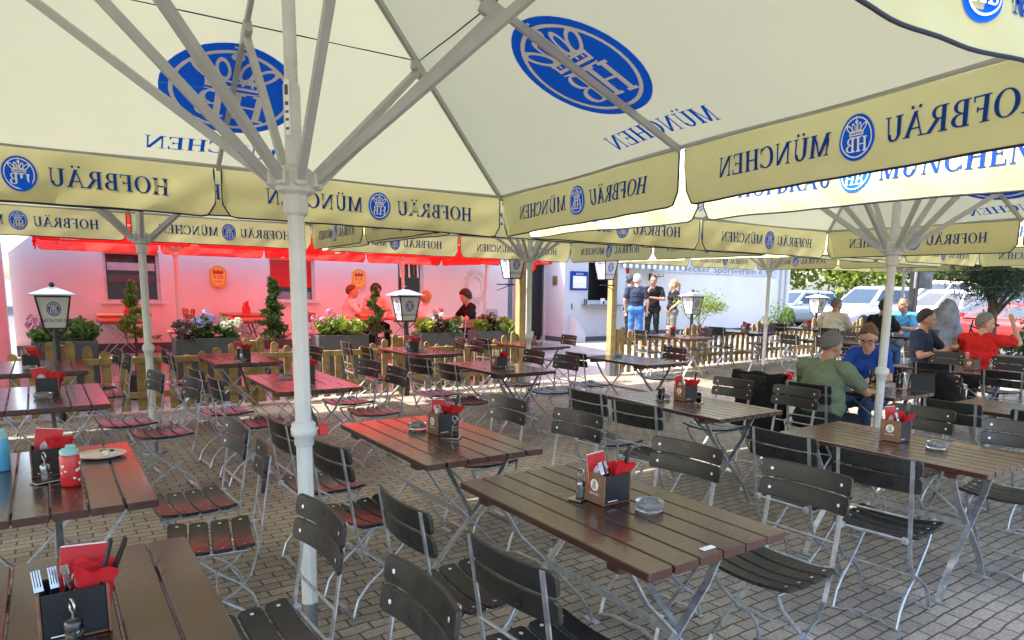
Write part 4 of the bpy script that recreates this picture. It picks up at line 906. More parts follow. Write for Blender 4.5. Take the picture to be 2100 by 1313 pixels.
    sm = tmp.modifiers.new('s', 'SMOOTH'); sm.iterations = 3; sm.factor = .5
    dg = bpy.context.evaluated_depsgraph_get(); me = bpy.data.meshes.new_from_object(tmp.evaluated_get(dg)); bpy.data.objects.remove(tmp)
    n = len(me.polygons); co_ = np.empty(n*3); me.polygons.foreach_get('center', co_); co_ = co_.reshape(-1,3)
    mats = []; best = np.full(n, 9.); idx = np.zeros(n, int)
    for e in E:
        if e[0] == 'c':
            a, b = np.array(e[1]), np.array(e[2]); ab = b-a; t = np.clip(((co_-a) @ ab)/(ab @ ab+1e-9), 0, 1); d = np.linalg.norm(co_-a-t[:,None]*ab, axis=1)-(e[3]+(e[4]-e[3])*t); m = e[5]
        else:
            Rr = np.array(e[4] if len(e) > 4 else (Matrix.Rotation(twist,3,'Z') @ Matrix.Rotation(lean,3,'Y'))); l = (co_-np.array(e[1])) @ Rr/np.array(e[2]); d = (np.linalg.norm(l, axis=1)-1)*min(e[2]); m = e[3]
        if m not in mats: mats.append(m)
        k = d < best; best[k] = d[k]; idx[k] = mats.index(m)
    nv = len(me.vertices); cl = np.array([m.startswith(('cloth','denim')) for m in mats]); lt = np.empty(n, int); me.polygons.foreach_get('loop_total', lt)
    lv_ = np.empty(len(me.loops), int); me.loops.foreach_get('vertex_index', lv_); isc = np.ones(nv, bool); isc[lv_[~np.repeat(cl[idx], lt)]] = False
    vc = np.empty(nv*3); me.vertices.foreach_get('co', vc); vc = vc.reshape(-1,3); vn = np.empty(nv*3); me.vertices.foreach_get('normal', vn); vn = vn.reshape(-1,3); o_ = len(label)*1.7
    for i in np.nonzero(isc)[0]:          # folds in the clothes
        x, y, z = vc[i]; vc[i] += vn[i]*(.010*noise.noise((x*7+o_, y*7, z*13))+.009*(1-2*abs(noise.noise((x*11+z*6+o_, y*11-z*5, z*9)))))
    me.vertices.foreach_set('co', vc.ravel())
    me.materials.clear()
    for m in mats: me.materials.append(MATS[m])
    me.polygons.foreach_set('material_index', idx); me.polygons.foreach_set('use_smooth', [True]*n); me.update()
    root = thing('person', label, 'person', loc, rz); root.scale = (sc,sc,sc)
    bo = bpy.data.objects.new('body', me); COL.objects.link(bo); bo.parent = root
    # hair
    if hair:
        st, hm = hair; mb = MB(); k1, k2 = 40, 28; cen = (.0,0,.085); vs = []; keepv = {}
        sz = {'short':(.109,.087,.116),'buzz':(.104,.083,.110),'full':(.124,.105,.13),'bun':(.110,.089,.116),'tail':(.112,.091,.118)}[st]; lim = {'short':(.02,.60),'buzz':(.10,.55),'full':(-.12,.62),'bun':(-.05,.62),'tail':(-.05,.62)}[st]
        for i in range(k2+1):
            ph = -pi/2+pi*i/k2
            for j in range(k1):
                th = 2*pi*j/k1; d = Vector((cos(ph)*cos(th), cos(ph)*sin(th), sin(ph))); q = 1+.05*noise.noise(d*6+Vector((label.__len__(),0,0))); mg = d.z-(lim[0]-.12+(.95 if d.x < 0 else lim[1]+.14)*d.x-.2*(1-abs(d.x))*(st == 'full'))+.16*noise.noise(d*9); q *= .885+.115*min(1, max(0, mg/.3))**.6
                vs.append(Q(cen[0]+d.x*sz[0]*q, d.y*sz[1]*q, cen[2]+d.z*sz[2]*q)); keepv[i*k1+j] = mg > -.08
        fs = [f for i in range(k2) for j in range(k1) for f in [(i*k1+j, i*k1+(j+1) % k1, (i+1)*k1+(j+1) % k1, (i+1)*k1+j)] if all(keepv[v] for v in f)]
        used = sorted({v for f in fs for v in f}); mp = {v: i for i, v in enumerate(used)}
        mb.add([vs[v] for v in used], [[mp[v] for v in f] for f in fs], 0, True)
        if st == 'bun': mb.ell(Q(-.105,0,.13), (.045,.045,.04), 10)
        if st == 'tail': mb.tube([Q(-.10,0,.13), Q(-.145,0,.10), Q(-.16,0,.0), Q(-.14,0,-.12), Q(-.13,0,-.2)], [.025,.032,.03,.022,.006], 8)
        mb.build('hair', hm, bo)
    for s_ in (-1,1):
        mb = MB(); mb.ell(Q(.098,s_*.031,.062), (.009,.012,.007), 8); mb.build('eye', 'hair_dark', bo)
    if glasses:
        mb = MB()
        for s_ in (-1,1): mb.tube([Q(.112,s_*.034+.024*cos(t*pi/6),.06+.02*sin(t*pi/6)) for t in range(12)], .0028, 5, closed=True); mb.tube([Q(.11,s_*.058,.066), Q(.03,s_*.083,.06)], .0025, 5)
        mb.tube([Q(.114,-.01,.064), Q(.114,.01,.064)], .0025, 5); mb.build('glasses', 'black_metal', bo)
    if cap:
        mb = MB(); M = Hm; pr = [(.11*cos(t*pi/16), .105*sin(t*pi/16)) for t in range(8)]+[(1e-4,.105)]
        mb.lathe(pr, (0,0,0), 16, 0, True, None); mb.v = [tuple(Q(v[0]*1.0, v[1]*.82, v[2]+.085)) for v in mb.v]
        mb.strap([Q(.09,0,.09), Q(.14,0,.085), Q(.18,0,.07)], .12, .008, HR @ Vector((0,1,0))); mb.build('cap', cap, bo)
    return root
def at_(x, y): return (x, y, zg(x,y))
FW = [((.24,.27,.80),(.46,.15,.80)),((.24,-.27,.80),(.46,-.15,.80))]
person('seated man in a green t-shirt seen from behind, eating at a table', at_(5.42,3.42), 0, top='cloth_green', legs='cloth_dark', skin='skin_tan', hair=('short','hair_grey'), arms=[((.22,.30,.80),(.44,.16,.80)),((.30,-.30,.82),(.55,-.22,.80))], lean=.15, girth=1.55, head=(-.1,.3), sc=.94, vox=.011)
person('seated woman in a blue t-shirt with glasses and hair tied back', at_(7.0,3.82), radians(188), top='cloth_blue', legs='denim', hair=('bun','hair_brown'), arms=FW, lean=.24, head=(.25,.42), glasses=True, female=True, sc=.97, girth=1.08, vox=.011)
person('seated man in a dark navy polo shirt holding a glass', at_(9.62,4.55), radians(-88), top='cloth_navy', legs='denim', skin='skin_tan', hair=('short','hair_dark'), arms=[((.16,.30,.82),(.34,.06,.90)),((.10,-.31,.78),(.31,-.05,.86))], hands=[((.5,-.8,.3),(.6,.4,-.2),.9),((.4,.8,.3),(.6,-.3,0),.9)], lean=-.04, girth=1.22, head=(.45,.02), sc=1.0, vox=.011)
person('seated man in a red t-shirt seen from behind with one hand raised', at_(9.8,3.92), radians(8), top='cloth_red', legs='cloth_dark', hair=('short','hair_steel'), arms=[((.20,.36,.78),(.40,.20,.77)),((.30,-.38,1.0),(.36,-.27,1.26))], hands=[None,((.25,.35,.9),(.8,.3,0),.35)], lean=.1, girth=1.55, head=(-1.0,.05), sc=.98, vox=.011)
person('seated man in a pale cream t-shirt with his back to us', at_(12.35,7.62), radians(12), top='cloth_cream', legs='denim', skin='skin_tan', hair=('buzz','hair_grey'), arms=FW, lean=.14, girth=1.2, head=(-.5,.1), sc=1.05)
person('seated man in a black shirt and jeans, mostly behind the parasol pole', at_(12.2,6.62), radians(-5), top='cloth_black', legs='denim', skin='skin_tan', hair=('short','hair_dark'), arms=FW, lean=.18, girth=1.2, head=(.2,.1), sc=1.05)
person('seated man in a sky blue t-shirt with folded arms, facing left', at_(13.75,6.9), radians(172), top='cloth_sky', legs='cloth_camo', skin='skin_tan', hair=('buzz','hair_steel'), arms=[((.16,.29,.80),(.36,-.06,.84)),((.16,-.29,.80),(.36,.08,.82))], lean=.12, girth=1.2, head=(-.1,0), sc=1.05)
person('seated man in a white shirt in the red corner, facing right', at_(4.75,13.3), radians(-12), top='cloth_white', legs='cloth_dark', hair=('buzz','hair_brown'), arms=FW, lean=.12, girth=1.15, sc=1.0)
person('dark haired seated woman half hidden by the topiary', at_(5.55,13.9), radians(-95), top='cloth_cream', legs='cloth_dark', hair=('full','hair_dark'), arms=FW, lean=.12, head=(.1,.25), female=True, sc=1.0)
person('seated blond woman in a white blouse behind the middle lantern', at_(6.02,12.45), radians(62), top='cloth_white', legs='cloth_red', hair=('full','hair_blond'), arms=[((.24,.27,.80),(.46,.15,.80)),((.28,-.30,.86),(.56,-.24,.82))], lean=.12, head=(-.3,.1), female=True, sc=.97)
person('seated woman in a black t-shirt with short dark hair, looking down', at_(6.98,12.35), radians(176), top='cloth_black', legs='cloth_black', hair=('full','hair_dark'), arms=FW, lean=.12, head=(.05,.32), female=True, girth=1.05, sc=1.02)
ST = [((-.02,.27,.78),(.06,.25,.56)),((-.02,-.27,.78),(.06,-.25,.56))]
person('standing man in dark clothes and a cap, partly hidden by the gate post', at_(12.0,13.1), radians(-25), sit=False, top='cloth_navy', legs='cloth_dark', skin='skin_tan', hair=('short','hair_dark'), cap='cloth_navy', arms=[((.06,.27,.76),(.28,.10,.80)),((.06,-.27,.76),(.28,-.1,.80))], lean=.03, sc=1.0)
person('standing white haired man in blue shorts with his back to us', at_(11.55,12.35), radians(42), sit=False, top='cloth_navy', legs='denim_blue', hair=('short','hair_white'), arms=ST, lean=.02, shorts=True, girth=1.12, head=(-.25,.05), sc=1.03, shoes='shoe_pale')
person('standing man in black facing us, hand raised to his mouth', at_(12.5,12.75), radians(222), sit=False, top='cloth_black', legs='cloth_dark', skin='skin_tan', hair=('short','hair_dark'), arms=[((.10,.28,.80),(.24,-.06,.84)),((.14,-.22,.82),(.15,-.03,1.12))], hands=[None,((.1,.1,1),(.6,.5,0),.8)], lean=0, girth=1.1, head=(0,.05), glasses=True, sc=1.02)
person('standing woman in a black top with a ponytail, facing left', at_(12.75,12.3), radians(160), sit=False, top='cloth_black', legs='cloth_camo', hair=('tail','hair_blond'), arms=[((-.05,.29,.82),(.08,.15,.68)),((-.05,-.29,.82),(.08,-.15,.68))], lean=-.03, female=True, head=(-.1,-.12), girth=1.05, sc=.97)
g_ = thing('beer_glass', 'tall glass in the hands of the man in navy', 'glass', (0,0,0)); a = MB(); a.lathe([(.0001,-.06),(.036,-.06),(.041,.1),(.037,.1),(.033,-.05),(.0001,-.05)], n=16); a.tube([(.04,0,-.03),(.07,0,-.02),(.07,0,.06),(.042,0,.07)], .006, 6); a.build('mug', 'glass', g_)
pq = Matrix.Translation(at_(9.62,4.55)) @ Matrix.Rotation(radians(-88), 4, 'Z') @ Vector((.39,.02,.93)); g_.location = pq
# bags and jackets on the chairs
a = MB()
for k in range(9):
    z = .86-.07*k; wv = .02*sin(k*1.3); a.v += [(-.05-.02*sin(k*.9+j), -.26+.065*j+wv, z+.012*sin(j*1.7+k)) for j in range(9)]
a.f = [[k*9+j, k*9+j+1, (k+1)*9+j+1, (k+1)*9+j] for k in range(8) for j in range(8)]; a.m = [0]*64; a.sm = [True]*64
n9 = len(a.v); a.v += [(x+.075+.02*sin(i), y, z) for i, (x, y, z) in enumerate(list(a.v))]; a.f += [[i+n9 for i in reversed(f)] for f in list(a.f)]; a.m *= 2; a.sm *= 2
a.f += [[j, n9+j, n9+j+1, j+1] for j in range(8)]; a.m += [0]*8; a.sm += [True]*8
o = a.build('jacket', 'cloth_black', loc=(5.28,3.93,zg(5,4)+.03), rz=.1); tag(o, 'black jacket hung over the chair left of the man in green', 'jacket')
a = MB()
for c, r in (((0,0,.2),(.11,.19,.21)),((.02,.05,.3),(.09,.14,.14)),((-.03,-.08,.16),(.12,.13,.15)),((.1,-.02,.12),(.06,.14,.12))): a.ell(c, r, 14)
o = a.build('backpack', 'cloth_black', loc=(7.0,3.06,.47), rz=-.1); tag(o, 'bulky black bag on the chair beside the woman in blue', 'bag')
a = MB(); a.bbox(-.09,.09,-.05,.05,0,.16,.02); o = a.build('handbag', 'cloth_red', loc=(10.6,7.3,.08)); tag(o, 'small red bag low among the chairs behind the couple', 'bag')
# ------------------------------------------------------------------ plants
def leaves(mb, c, r, n, sz, rn, m=0, clumps=7, up=.3, shell=.5, narrow=.5):
    c = Vector(c); cl = []
    for k in range(clumps):
        while True:
            d = Vector((rn.uniform(-1,1), rn.uniform(-1,1), rn.uniform(-1,1)))
            if .2 < d.length < 1: break
        cl.append((Vector((d.x*r[0], d.y*r[1], d.z*r[2]))*.75, rn.uniform(.28,.55)))
    for i in range(n):
        o, q = cl[i % clumps]; d = Vector((rn.gauss(0,1), rn.gauss(0,1), rn.gauss(0,1))).normalized()*(rn.random()**shell)
        p = c+o+Vector((d.x*r[0], d.y*r[1], d.z*r[2]))*q
        a = Vector((rn.gauss(0,1), rn.gauss(0,1), rn.gauss(0,1)+up)).normalized(); b = a.cross(Vector((rn.gauss(0,1), rn.gauss(0,1), rn.gauss(0,1)))).normalized()
        s = sz*rn.uniform(.6,1.3)
        mb.add([p-a*s*.5, p+b*s*narrow*.5, p+a*s*.6+Vector((0,0,-.1*s)), p-b*s*narrow*.5], [(0,1,2,3)], m)
def plantbox(label, x, y, w, plabel, kinds, seed, lm='leaf_mid'):
    z = zg(x,y); t = thing('planter_box', label, 'planter', (x,y,z), group='grey planter boxes behind the fence'); d, h = .38, .86; a = MB()
    a.bbox(-w/2,w/2,-d/2,-d/2+.03,0,h,.004); a.bbox(-w/2,w/2,d/2-.03,d/2,0,h,.004); a.bbox(-w/2,-w/2+.03,-d/2+.0305,d/2-.0305,0,h-.001,.004); a.bbox(w/2-.03,w/2,-d/2+.0305,d/2-.0305,0,h-.001,.004); a.build('box', 'planter_grey', t)
    a = MB(); a.box(-w/2+.031,w/2-.031,-d/2+.031,d/2-.031,.02,h-.06); a.build('soil', 'soil', t)
    rn = random.Random(seed); p = thing('potted_flowers', plabel, 'flowers', (x,y,z+h-.06), group='flowers in the planter boxes'); a = MB()
    nk = len(kinds)
    for i, (lf, fl, nf, hh) in enumerate(kinds):
        cx = -w/2+w*(i+.5)/nk; a = MB()
        for k in range(5): a.tube([(cx+rn.uniform(-.05,.05),rn.uniform(-.08,.08),0),(cx+rn.uniform(-.1,.1),rn.uniform(-.15,.15),hh*.8)], .006, 4, 1)
        leaves(a, (cx,-.02,hh*.55), (w/nk*.72,.27,hh*.6), 420, .085, rn, 0, 9, .4, .5, .6); a.build('foliage', [lf,'bark'], p)
        if fl:
            for k in range(nf):
                b = MB(); fx, fy, fz = cx+rn.uniform(-1,1)*w/nk*.5, rn.uniform(-.22,.1), hh*rn.uniform(.75,1.15)
                rad = .055
                for q in range(46):
                    dd = Vector((rn.gauss(0,1), rn.gauss(0,1), rn.gauss(0,1)+.3)).normalized(); e1 = dd.orthogonal().normalized(); e2 = dd.cross(e1); s = .016; c = Vector((fx,fy,fz))+dd*rad*rn.uniform(.85,1.05)
                    b.add([c+e1*s, c+e2*s+dd*.003, c-e1*s, c-e2*s+dd*.003], [(0,1,2,3)], 0)
                b.build('flower_head', fl, p)
plantbox('grey planter box behind the left lantern', .16, 10.3, .66, 'pink flowers and green shrub behind the left lantern', [('leaf_mid','petal_pink',5,.28),('leaf_mid',None,0,.34)], 1)
plantbox('grey planter box with blue hydrangeas behind the fence', 1.72, 10.3, .78, 'blue and white hydrangeas with dark leaves at left', [('leaf_purple',None,0,.26),('leaf_mid','petal_blue',7,.34),('leaf_mid','petal_white',6,.26)], 2)
plantbox('grey planter box right of the big parasol pole', 3.56, 10.3, .76, 'yellow green shrub with pink blooms right of the big pole', [('leaf_bright','petal_pink',2,.30),('leaf_lime','petal_pink',3,.36),('leaf_bright',None,0,.28)], 3)
plantbox('grey planter box in front of the blond woman', 5.22, 10.35, .78, 'yellow and green leafy plants before the blond woman', [('leaf_lime',None,0,.26),('leaf_purple','petal_white',3,.30),('leaf_mid',None,0,.26)], 4)
plantbox('grey planter box next to the left gate post', 6.30, 10.45, .70, 'bright green and reddish plants next to the gate', [('leaf_lime',None,0,.32),('leaf_purple',None,0,.32),('leaf_bright',None,0,.24)], 5)
def topiary(label, x, y, z0, z1, lf, seed, spiral=True, leafy=.07):
    z = zg(x,y); t = thing('topiary_shrub', label, 'shrub', (x,y,z), group='trimmed topiary shrubs'); rn = random.Random(seed)
    a = MB(); a.lathe([(.13,0),(.17,.30),(.185,.32),(.185,.36),(.165,.36),(.15,.3),(.001,.3)], n=18); a.build('pot', 'planter_grey', t)
    a = MB(); a.tube([(0,0,.28),(.02,.01,.7),(0,0,z1-.1)], [.022,.018,.008], 7); a.build('trunk', 'bark', t)
    a = MB(); n = 15
    for k in range(n):
        u = k/(n-1); zz = z0+(z1-z0)*u; rr = .24*(1-u)**.8+.05; th = u*4.2*pi; off = .10*(1-u) if spiral else 0
        leaves(a, (cos(th)*off, sin(th)*off, zz), (rr*(.72 if spiral else .95), rr*(.72 if spiral else .95), (z1-z0)/n*1.1), 130, leafy, rn, 0, 4, 1.2, .5, .32)
    a.build('foliage', lf, t)
topiary('spiral topiary shrub behind the left parasol pole', .93, 10.75, .85, 1.55, 'leaf_bright', 3)
topiary('dark pointed topiary conifer left of the big parasol pole', 2.72, 10.75, .82, 1.62, 'leaf_mid', 4, False, .10)
topiary('spiral topiary shrub beside the middle lantern', 4.32, 10.8, .82, 1.52, 'leaf_mid', 5)
def tree(label, name, x, y, h, th, r, lf, n, sz, seed, z0=None, clumps=26, trunk=.14, group=None, bark='bark', narrow=.6):
    z = zg(x,y) if z0 is None else z0; t = thing(name, label, 'tree', (x,y,z), group=group); rn = random.Random(seed)
    a = MB(); top = h-r[2]; a.tube([(0,0,-.1),(rn.uniform(-.04,.04)*h*.3,0,th*.6),(rn.uniform(-.03,.03)*h,rn.uniform(-.03,.03)*h,top)], [trunk*1.3,trunk,trunk*.5], 9)
    for k in range(9):
        an = k*2.4+rn.random(); s0 = th*.75+(top-th*.75)*rn.random(); e = Vector((cos(an)*r[0]*.75, sin(an)*r[1]*.75, top+rn.uniform(-.5,.5)*r[2]))
        a.tube([(0,0,s0),(e.x*.4,e.y*.4,s0+(e.z-s0)*.6+.1),e], [trunk*.45,trunk*.28,trunk*.08], 6)
    a.build('trunk', bark, t)
    b = MB(); leaves(b, (0,0,h-r[2]), r, n, sz, rn, 0, clumps, .2, .45, narrow); b.build('crown', lf, t); return t
t = tree('small olive tree with thin crown in a pot beside a lantern', 'olive_tree', 11.75, 10.5, 1.62, .75, (.60,.60,.38), 'leaf_bright', 1900, .065, 5, None, 40, .02, narrow=.35)
a = MB(); a.bbox(-.26,.26,-.22,.22,0,.66,.02); a.build('pot', 'stone', t)
t = tree('bushy green shrub at the right end of the club house', 'shrub', 15.2, 10.9, 1.35, .4, (.48,.48,.52), 'leaf_mid', 1500, .07, 6, None, 22, .03, narrow=.4)
t = tree('broad dark pine with low drooping crown at the right edge', 'pine_tree', 17.75, 6.9, 3.3, 1.2, (1.5,1.5,1.0), 'leaf_conifer', 9000, .15, 7, None, 60, .12, narrow=.18)
tree('low green bush below the pine at the right picture edge', 'shrub', 15.9, 5.3, 1.15, .3, (.6,.6,.6), 'leaf_dark', 2000, .09, 17, None, 20, .03)
gT = 'trees beyond the car park'
for i, (x, y, h, lf, lb) in enumerate([(30.5,25.5,7.5,'leaf_bright','sunlit bright green tree directly right of the club house'),(33.5,24.2,8,'leaf_lime','yellow green tree above the white car'),(36,21.0,7.5,'leaf_lime','bright yellowish tree left of the thick parasol pole'),(38.5,20.2,8.5,'leaf_bright','bright green tree behind the thick parasol pole'),
    (41,18.4,7,'leaf_lime','yellow green tree right of the thick parasol pole'),(43,16,8,'leaf_mid','mid green tree behind the dark sign post'),(45,13.2,8.5,'leaf_mid','darker green tree left of the pine'),(47,10.2,8,'leaf_dark','dark green tree behind the pine'),(48,6.5,9,'leaf_dark','dark green tree at the far right edge'),(27.5,28.5,8,'leaf_mid','green tree rising behind the club house roof corner')]):
    tree(lb, 'deciduous_tree', x, y, h, 1.6, (2.9,2.9,h*.44), lf, 3600, .34, 20+i, .2, 46, .2, gT)
hd = MB(); rn = random.Random(9)
for k in range(26):
    u = k/25; x = 30+18*u; y = 27-24*u*u-1*u; leaves(hd, (x-1.6,y-1.6,.95), (1.0,1.0,.9), 330, .2, rn, 0, 8, .2)
o = hd.build('hedge', 'leaf_mid', loc=(0,0,.2)); tag(o, 'long green hedge behind the parked cars', 'hedge')
# ------------------------------------------------------------------ cars
def carpaint(n, c): mat(n, c, .28, var=.02, coat=.6, scale=2)
for n, c in (('paint_white',(.50,.51,.53)),('paint_silver',(.32,.38,.44)),('paint_blue',(.02,.035,.09)),('paint_red',(.42,.02,.02)),('paint_beige',(.55,.50,.42))): carpaint(n, c)
def car(label, x, y, rz, paint, L_=4.4, belt=.98, roof=1.62, fx=1.0, rx=-2.0, slope=.35, van=False):
    t = thing('parked_car', label, 'car', (x,y,zg(x,y)), rz, 'cars parked behind the terrace'); hw = .89; a = MB()
    st = [(-L_/2,.62,belt-.30,.74),(-L_/2+.05,.40,belt-.05,.82),(-L_/2+.5,.24,belt,.88),(-.6,.22,belt,.89),(fx-.1,.22,belt-.02,.89),(L_/2-.75,.24,belt-.09,.87),(L_/2-.2,.28,belt-.2,.80),(L_/2,.42,belt-.38,.66)]
    vs = []
    for sx, zl, zt, w in st:
        vs += [(sx,-w*.86,zl),(sx,-w,zl+(zt-zl)*.25),(sx,-w*1.0,zl+(zt-zl)*.7),(sx,-w*.93,zt-.03),(sx,-w*.6,zt+.02),(sx,w*.6,zt+.02),(sx,w*.93,zt-.03),(sx,w*1.0,zl+(zt-zl)*.7),(sx,w,zl+(zt-zl)*.25),(sx,w*.86,zl)]
    n = 10; fs = [tuple(range(n)), tuple(range(len(vs)-1, len(vs)-1-n, -1))]
    for i in range(len(st)-1):
        for j in range(n): j2 = (j+1) % n; fs.append((i*n+j, i*n+n+j, i*n+n+j2, i*n+j2))
    a.add(vs, fs, 0, True)
    b0, b1, t0, t1 = rx, fx, rx+slope, fx-.85
    cb = [(b0,-.80,belt-.02),(b1,-.80,belt-.02),(b1,.80,belt-.02),(b0,.80,belt-.02)]; ct = [(t0,-.60,roof),(t1,-.60,roof),(t1,.60,roof),(t0,.60,roof)]
    cm = [(t0+.1,-.5,roof+.05),(t1-.15,-.5,roof+.05),(t1-.15,.5,roof+.05),(t0+.1,.5,roof+.05)]
    a.add(cb+ct+cm, [(0,1,5,4),(1,2,6,5),(2,3,7,6),(3,0,4,7),(4,5,9,8),(5,6,10,9),(6,7,11,10),(7,4,8,11),(8,9,10,11)], 0); a.build('body', paint, t)
    def win(p, k0, k1, u0=.05, u1=.95):
        P = [Vector(q) for q in p]; f = lambda u, v: (P[0]*(1-u)+P[1]*u)*(1-v)+(P[3]*(1-u)+P[2]*u)*v
        nn = (P[1]-P[0]).cross(P[3]-P[0]).normalized()*.006; w = MB(); q = [f(u0,k0)+nn, f(u1,k0)+nn, f(u1,k1)+nn, f(u0,k1)+nn]; w.add(q+[v-nn*.8 for v in q], [(0,1,2,3),(4,7,6,5),(0,4,5,1),(1,5,6,2),(2,6,7,3),(3,7,4,0)]); w.build('window', 'car_glass', t)
    win((cb[1],cb[2],ct[2],ct[1]),.1,.92); win((cb[3],cb[0],ct[0],ct[3]),.25,.9)
    for u0, u1 in ((.04,.30),(.33,.60),(.63,.93)): win((cb[0],cb[1],ct[1],ct[0]),.12,.88,u0,u1); win((cb[2],cb[3],ct[3],ct[2]),.12,.88,1-u1,1-u0)
    for sx in (-L_/2+.85, L_/2-.85):
        for sy in (-1,1):
            M = Matrix.Translation((sx,sy*.80,.33)) @ Matrix.Rotation(pi/2,4,'X'); w = MB(); w.lathe([(.22,-.1),(.31,-.1),(.335,-.07),(.335,.07),(.31,.1),(.22,.1)], (sx,sy*.80,.33), 22, 0, True, Matrix.Rotation(pi/2,3,'X')); wh = w.build('wheel', 'rubber', t)
            w = MB(); w.lathe([(.22,-.09),(.20,-.05),(.05,-.08),(.0001,-.085)] if sy > 0 else [(.0001,.085),(.05,.08),(.20,.05),(.22,.09)], (sx,sy*.80,.33), 16, 0, True, Matrix.Rotation(pi/2,3,'X')); w.build('rim', 'galvanised', wh)
    for sy in (-1,1):
        w = MB(); w.bbox(L_/2-.22,L_/2-.02,sy*.60-.14,sy*.60+.14,belt-.40,belt-.24,.02); w.build('headlight', 'lamp_glass', t)
        w = MB(); w.bbox(-L_/2-.01,-L_/2+.14,sy*.66-.15,sy*.66+.15,belt-.22,belt-.06,.02); w.build('tail_light', 'plastic_red', t)
        w = MB(); w.bbox(fx-.28,fx-.14,sy*.98-.08,sy*.98+.08,belt+.0,belt+.14,.03); w.build('mirror', paint, t)
    w = MB(); w.bbox(-L_/2-.025,-L_/2-.002,-.26,.26,.52,.64,.004); w.build('licence_plate', 'sign_white', t)
    return t
car('white parked SUV facing left, nearest the club house corner', 25.6, 14.3, radians(172), 'paint_white', 4.5, 1.0, 1.66)
car('silver blue parked car half hidden at the club house corner', 25.6, 17.6, radians(174), 'paint_silver', 4.2, .93, 1.46)
car('white parked car right of the thick parasol pole', 27.4, 12.6, radians(95), 'paint_white', 4.4, 1.0, 1.62)
car('dark blue parked car behind the boulder', 26.2, 10.1, radians(80), 'paint_blue', 4.3, .95, 1.45)
car('red parked car behind the bicycles', 23.2, 8.6, radians(78), 'paint_red', 4.0, .88, 1.28)
car('beige parked van behind the other cars', 33.5, 14.8, radians(80), 'paint_beige', 4.9, 1.2, 2.05, 1.7, -2.4, .1)
# sign post, boulder, bicycles
t = thing('sign_post', 'thick dark post carrying two grey boards before the trees', 'sign post', (18.3,9.05,.2)); a = MB(); a.bbox(-.10,.10,-.08,.08,0,3.0,.01); a.build('post', 'black_metal', t)
for sd in (-1,1): a = MB(); M = Matrix.Rotation(radians(-30)*sd,4,'Z'); a.bbox(.12 if sd > 0 else -.5,.5 if sd > 0 else -.12,-.02,.02,1.62,2.16,.005,0,M); a.build('board', 'stone', t)
bm = bmesh.new(); bmesh.ops.create_icosphere(bm, subdivisions=4, radius=1)
for v in bm.verts:
    q = 1+.22*noise.noise(v.co*1.6)+.08*noise.noise(v.co*5); v.co = Vector((v.co.x*.36*q*(1-.25*v.co.z), v.co.y*.34*q, .70+v.co.z*.76*q))
me = bpy.data.meshes.new('boulder'); bm.to_mesh(me); bm.free(); me.materials.append(MATS['stone']); o = bpy.data.objects.new('boulder', me); COL.objects.link(o); o.location = (15.75,7.05,.1); tag(o, 'upright grey boulder behind the man in navy', 'boulder')
def bicycle(label, x, y, rz):
    t = thing('bicycle', label, 'bicycle', (x,y,zg(x,y)), rz, 'bicycles by the pine')
    f = MB()
    for p in ([(-.5,0,.34),(-.1,0,.30),(.40,0,.78)],[(-.1,0,.30),(-.25,0,.86)],[(-.5,0,.34),(-.21,0,.76)],[(-.20,0,.72),(.38,0,.84)],[(.53,0,.34),(.43,0,.70),(.36,0,.98)]): f.tube(p, .018, 7)
    f.build('frame', 'black_metal', t)
    for sx in (-.5, .53):
        w = MB(); w.tube([(sx+.33*cos(k*pi/14),0,.34+.33*sin(k*pi/14)) for k in range(28)], .018, 6, closed=True)
        for k in range(14): w.tube([(sx,0,.34),(sx+.32*cos(k*pi/7),0,.34+.32*sin(k*pi/7))], .0015, 3)
        w.build('wheel', 'rubber', t)
    h = MB(); h.tube([(.28,-.30,1.03),(.36,-.12,1.0),(.36,.12,1.0),(.28,.30,1.03)], .013, 6); h.build('handlebar', 'black_metal', t)
    s = MB(); s.ell((-.27,0,.90), (.14,.08,.035), 12); s.build('saddle', 'black_metal', t)
    s = MB(); s.ell((.45,0,.86), (.03,.04,.04), 8); s.build('headlight', 'lamp_glass', t)
bicycle('black bicycle leaning left of the pine trunk', 16.0, 6.35, radians(60))
bicycle('black bicycle at the right edge below the pine', 16.6, 5.75, radians(20))
lv = MB(); rn = random.Random(31)
for k in range(70):
    x, y, q, t = rn.uniform(-.5,6), rn.uniform(1,9), rn.uniform(.012,.028), rn.uniform(0,6.3)
    c, s_ = cos(t), sin(t); z = zg(x,y)+.004
    lv.add([(x+q*c,y+q*s_,z+.004),(x-q*.5*s_,y+q*.5*c,z+.001),(x-q*c,y-q*s_,z+.006),(x+q*.5*s_,y-q*.5*c,z)], [(0,1,2,3)], k % 3)
o = lv.build('fallen_leaves', ['yellow_sign','leaf_mid','bark']); o['kind'] = 'stuff'; o['label'] = 'small dry leaves scattered over the paving'; o['category'] = 'leaves'
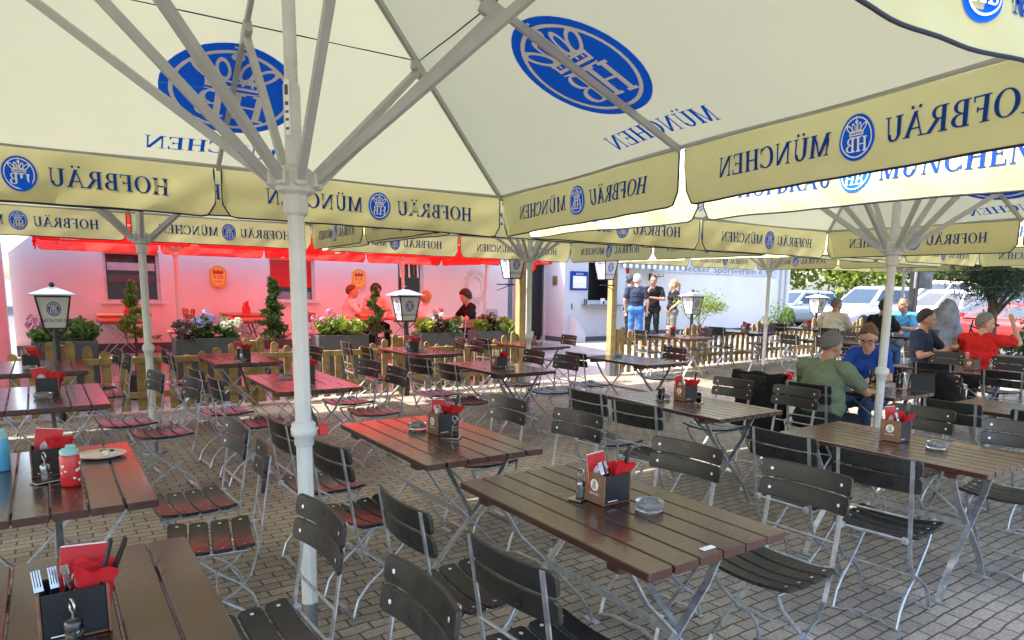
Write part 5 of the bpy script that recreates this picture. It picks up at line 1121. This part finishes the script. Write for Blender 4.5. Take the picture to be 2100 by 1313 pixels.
# ------------------------------------------------------------------ light, sky and camera
SUN = Vector((-.74, .34, 1.0)).normalized()
el = math.asin(SUN.z); az = atan2(SUN.x, SUN.y)
wd = bpy.data.worlds.new("World"); SC.world = wd; wd.use_nodes = True; nt = wd.node_tree
sky = nt.nodes.new('ShaderNodeTexSky'); sky.sky_type = 'NISHITA'; sky.sun_disc = False; sky.sun_elevation = el; sky.sun_rotation = az; sky.air_density = 1.0; sky.dust_density = 3.0; sky.ozone_density = .6
bg = nt.nodes['Background']; bg.inputs['Strength'].default_value = .15; nt.links.new(sky.outputs[0], bg.inputs['Color'])
sl = bpy.data.lights.new('sun', 'SUN'); sl.energy = 2.1; sl.angle = radians(.53); sl.color = (1, .95, .86)
so = bpy.data.objects.new('sun', sl); COL.objects.link(so); so.rotation_euler = (-SUN).to_track_quat('-Z', 'Y').to_euler()
PX, PY, PW, PH, FO = 1137.0, 804.0, 2100.0, 1313.0, 1408.0     # principal point and focal length of the cropped photograph
cam = bpy.data.cameras.new('camera'); co = bpy.data.objects.new('camera', cam); COL.objects.link(co); SC.camera = co
cam.sensor_width = 36; cam.lens = FO/PW*36; cam.shift_x = -(PX-PW/2)/PW; cam.shift_y = (PY-PH/2)/PW; cam.clip_start = .05; cam.clip_end = 2000
pt, ro, yaw = radians(8.51), radians(1.2), radians(36.5)
Rz = Matrix.Rotation(-yaw, 3, 'Z')
fw = Rz @ Vector((0, cos(pt), -sin(pt))); up = Rz @ Vector((0, sin(pt), cos(pt))); rt_ = Rz @ Vector((1,0,0))
r2 = rt_*cos(ro)+up*sin(ro); u2_ = up*cos(ro)-rt_*sin(ro)
co.matrix_world = Matrix(((r2.x,u2_.x,-fw.x,0),(r2.y,u2_.y,-fw.y,0),(r2.z,u2_.z,-fw.z,1.61),(0,0,0,1)))
SC.view_settings.view_transform = 'Standard'; SC.view_settings.look = 'None'; SC.view_settings.exposure = 2.52; SC.view_settings.gamma = 1; SC.view_settings.use_curve_mapping = False
SC.render.engine = 'CYCLES'; SC.cycles.max_bounces = 8; SC.cycles.transparent_max_bounces = 8; SC.cycles.sample_clamp_indirect = 8; SC.cycles.use_denoising = True
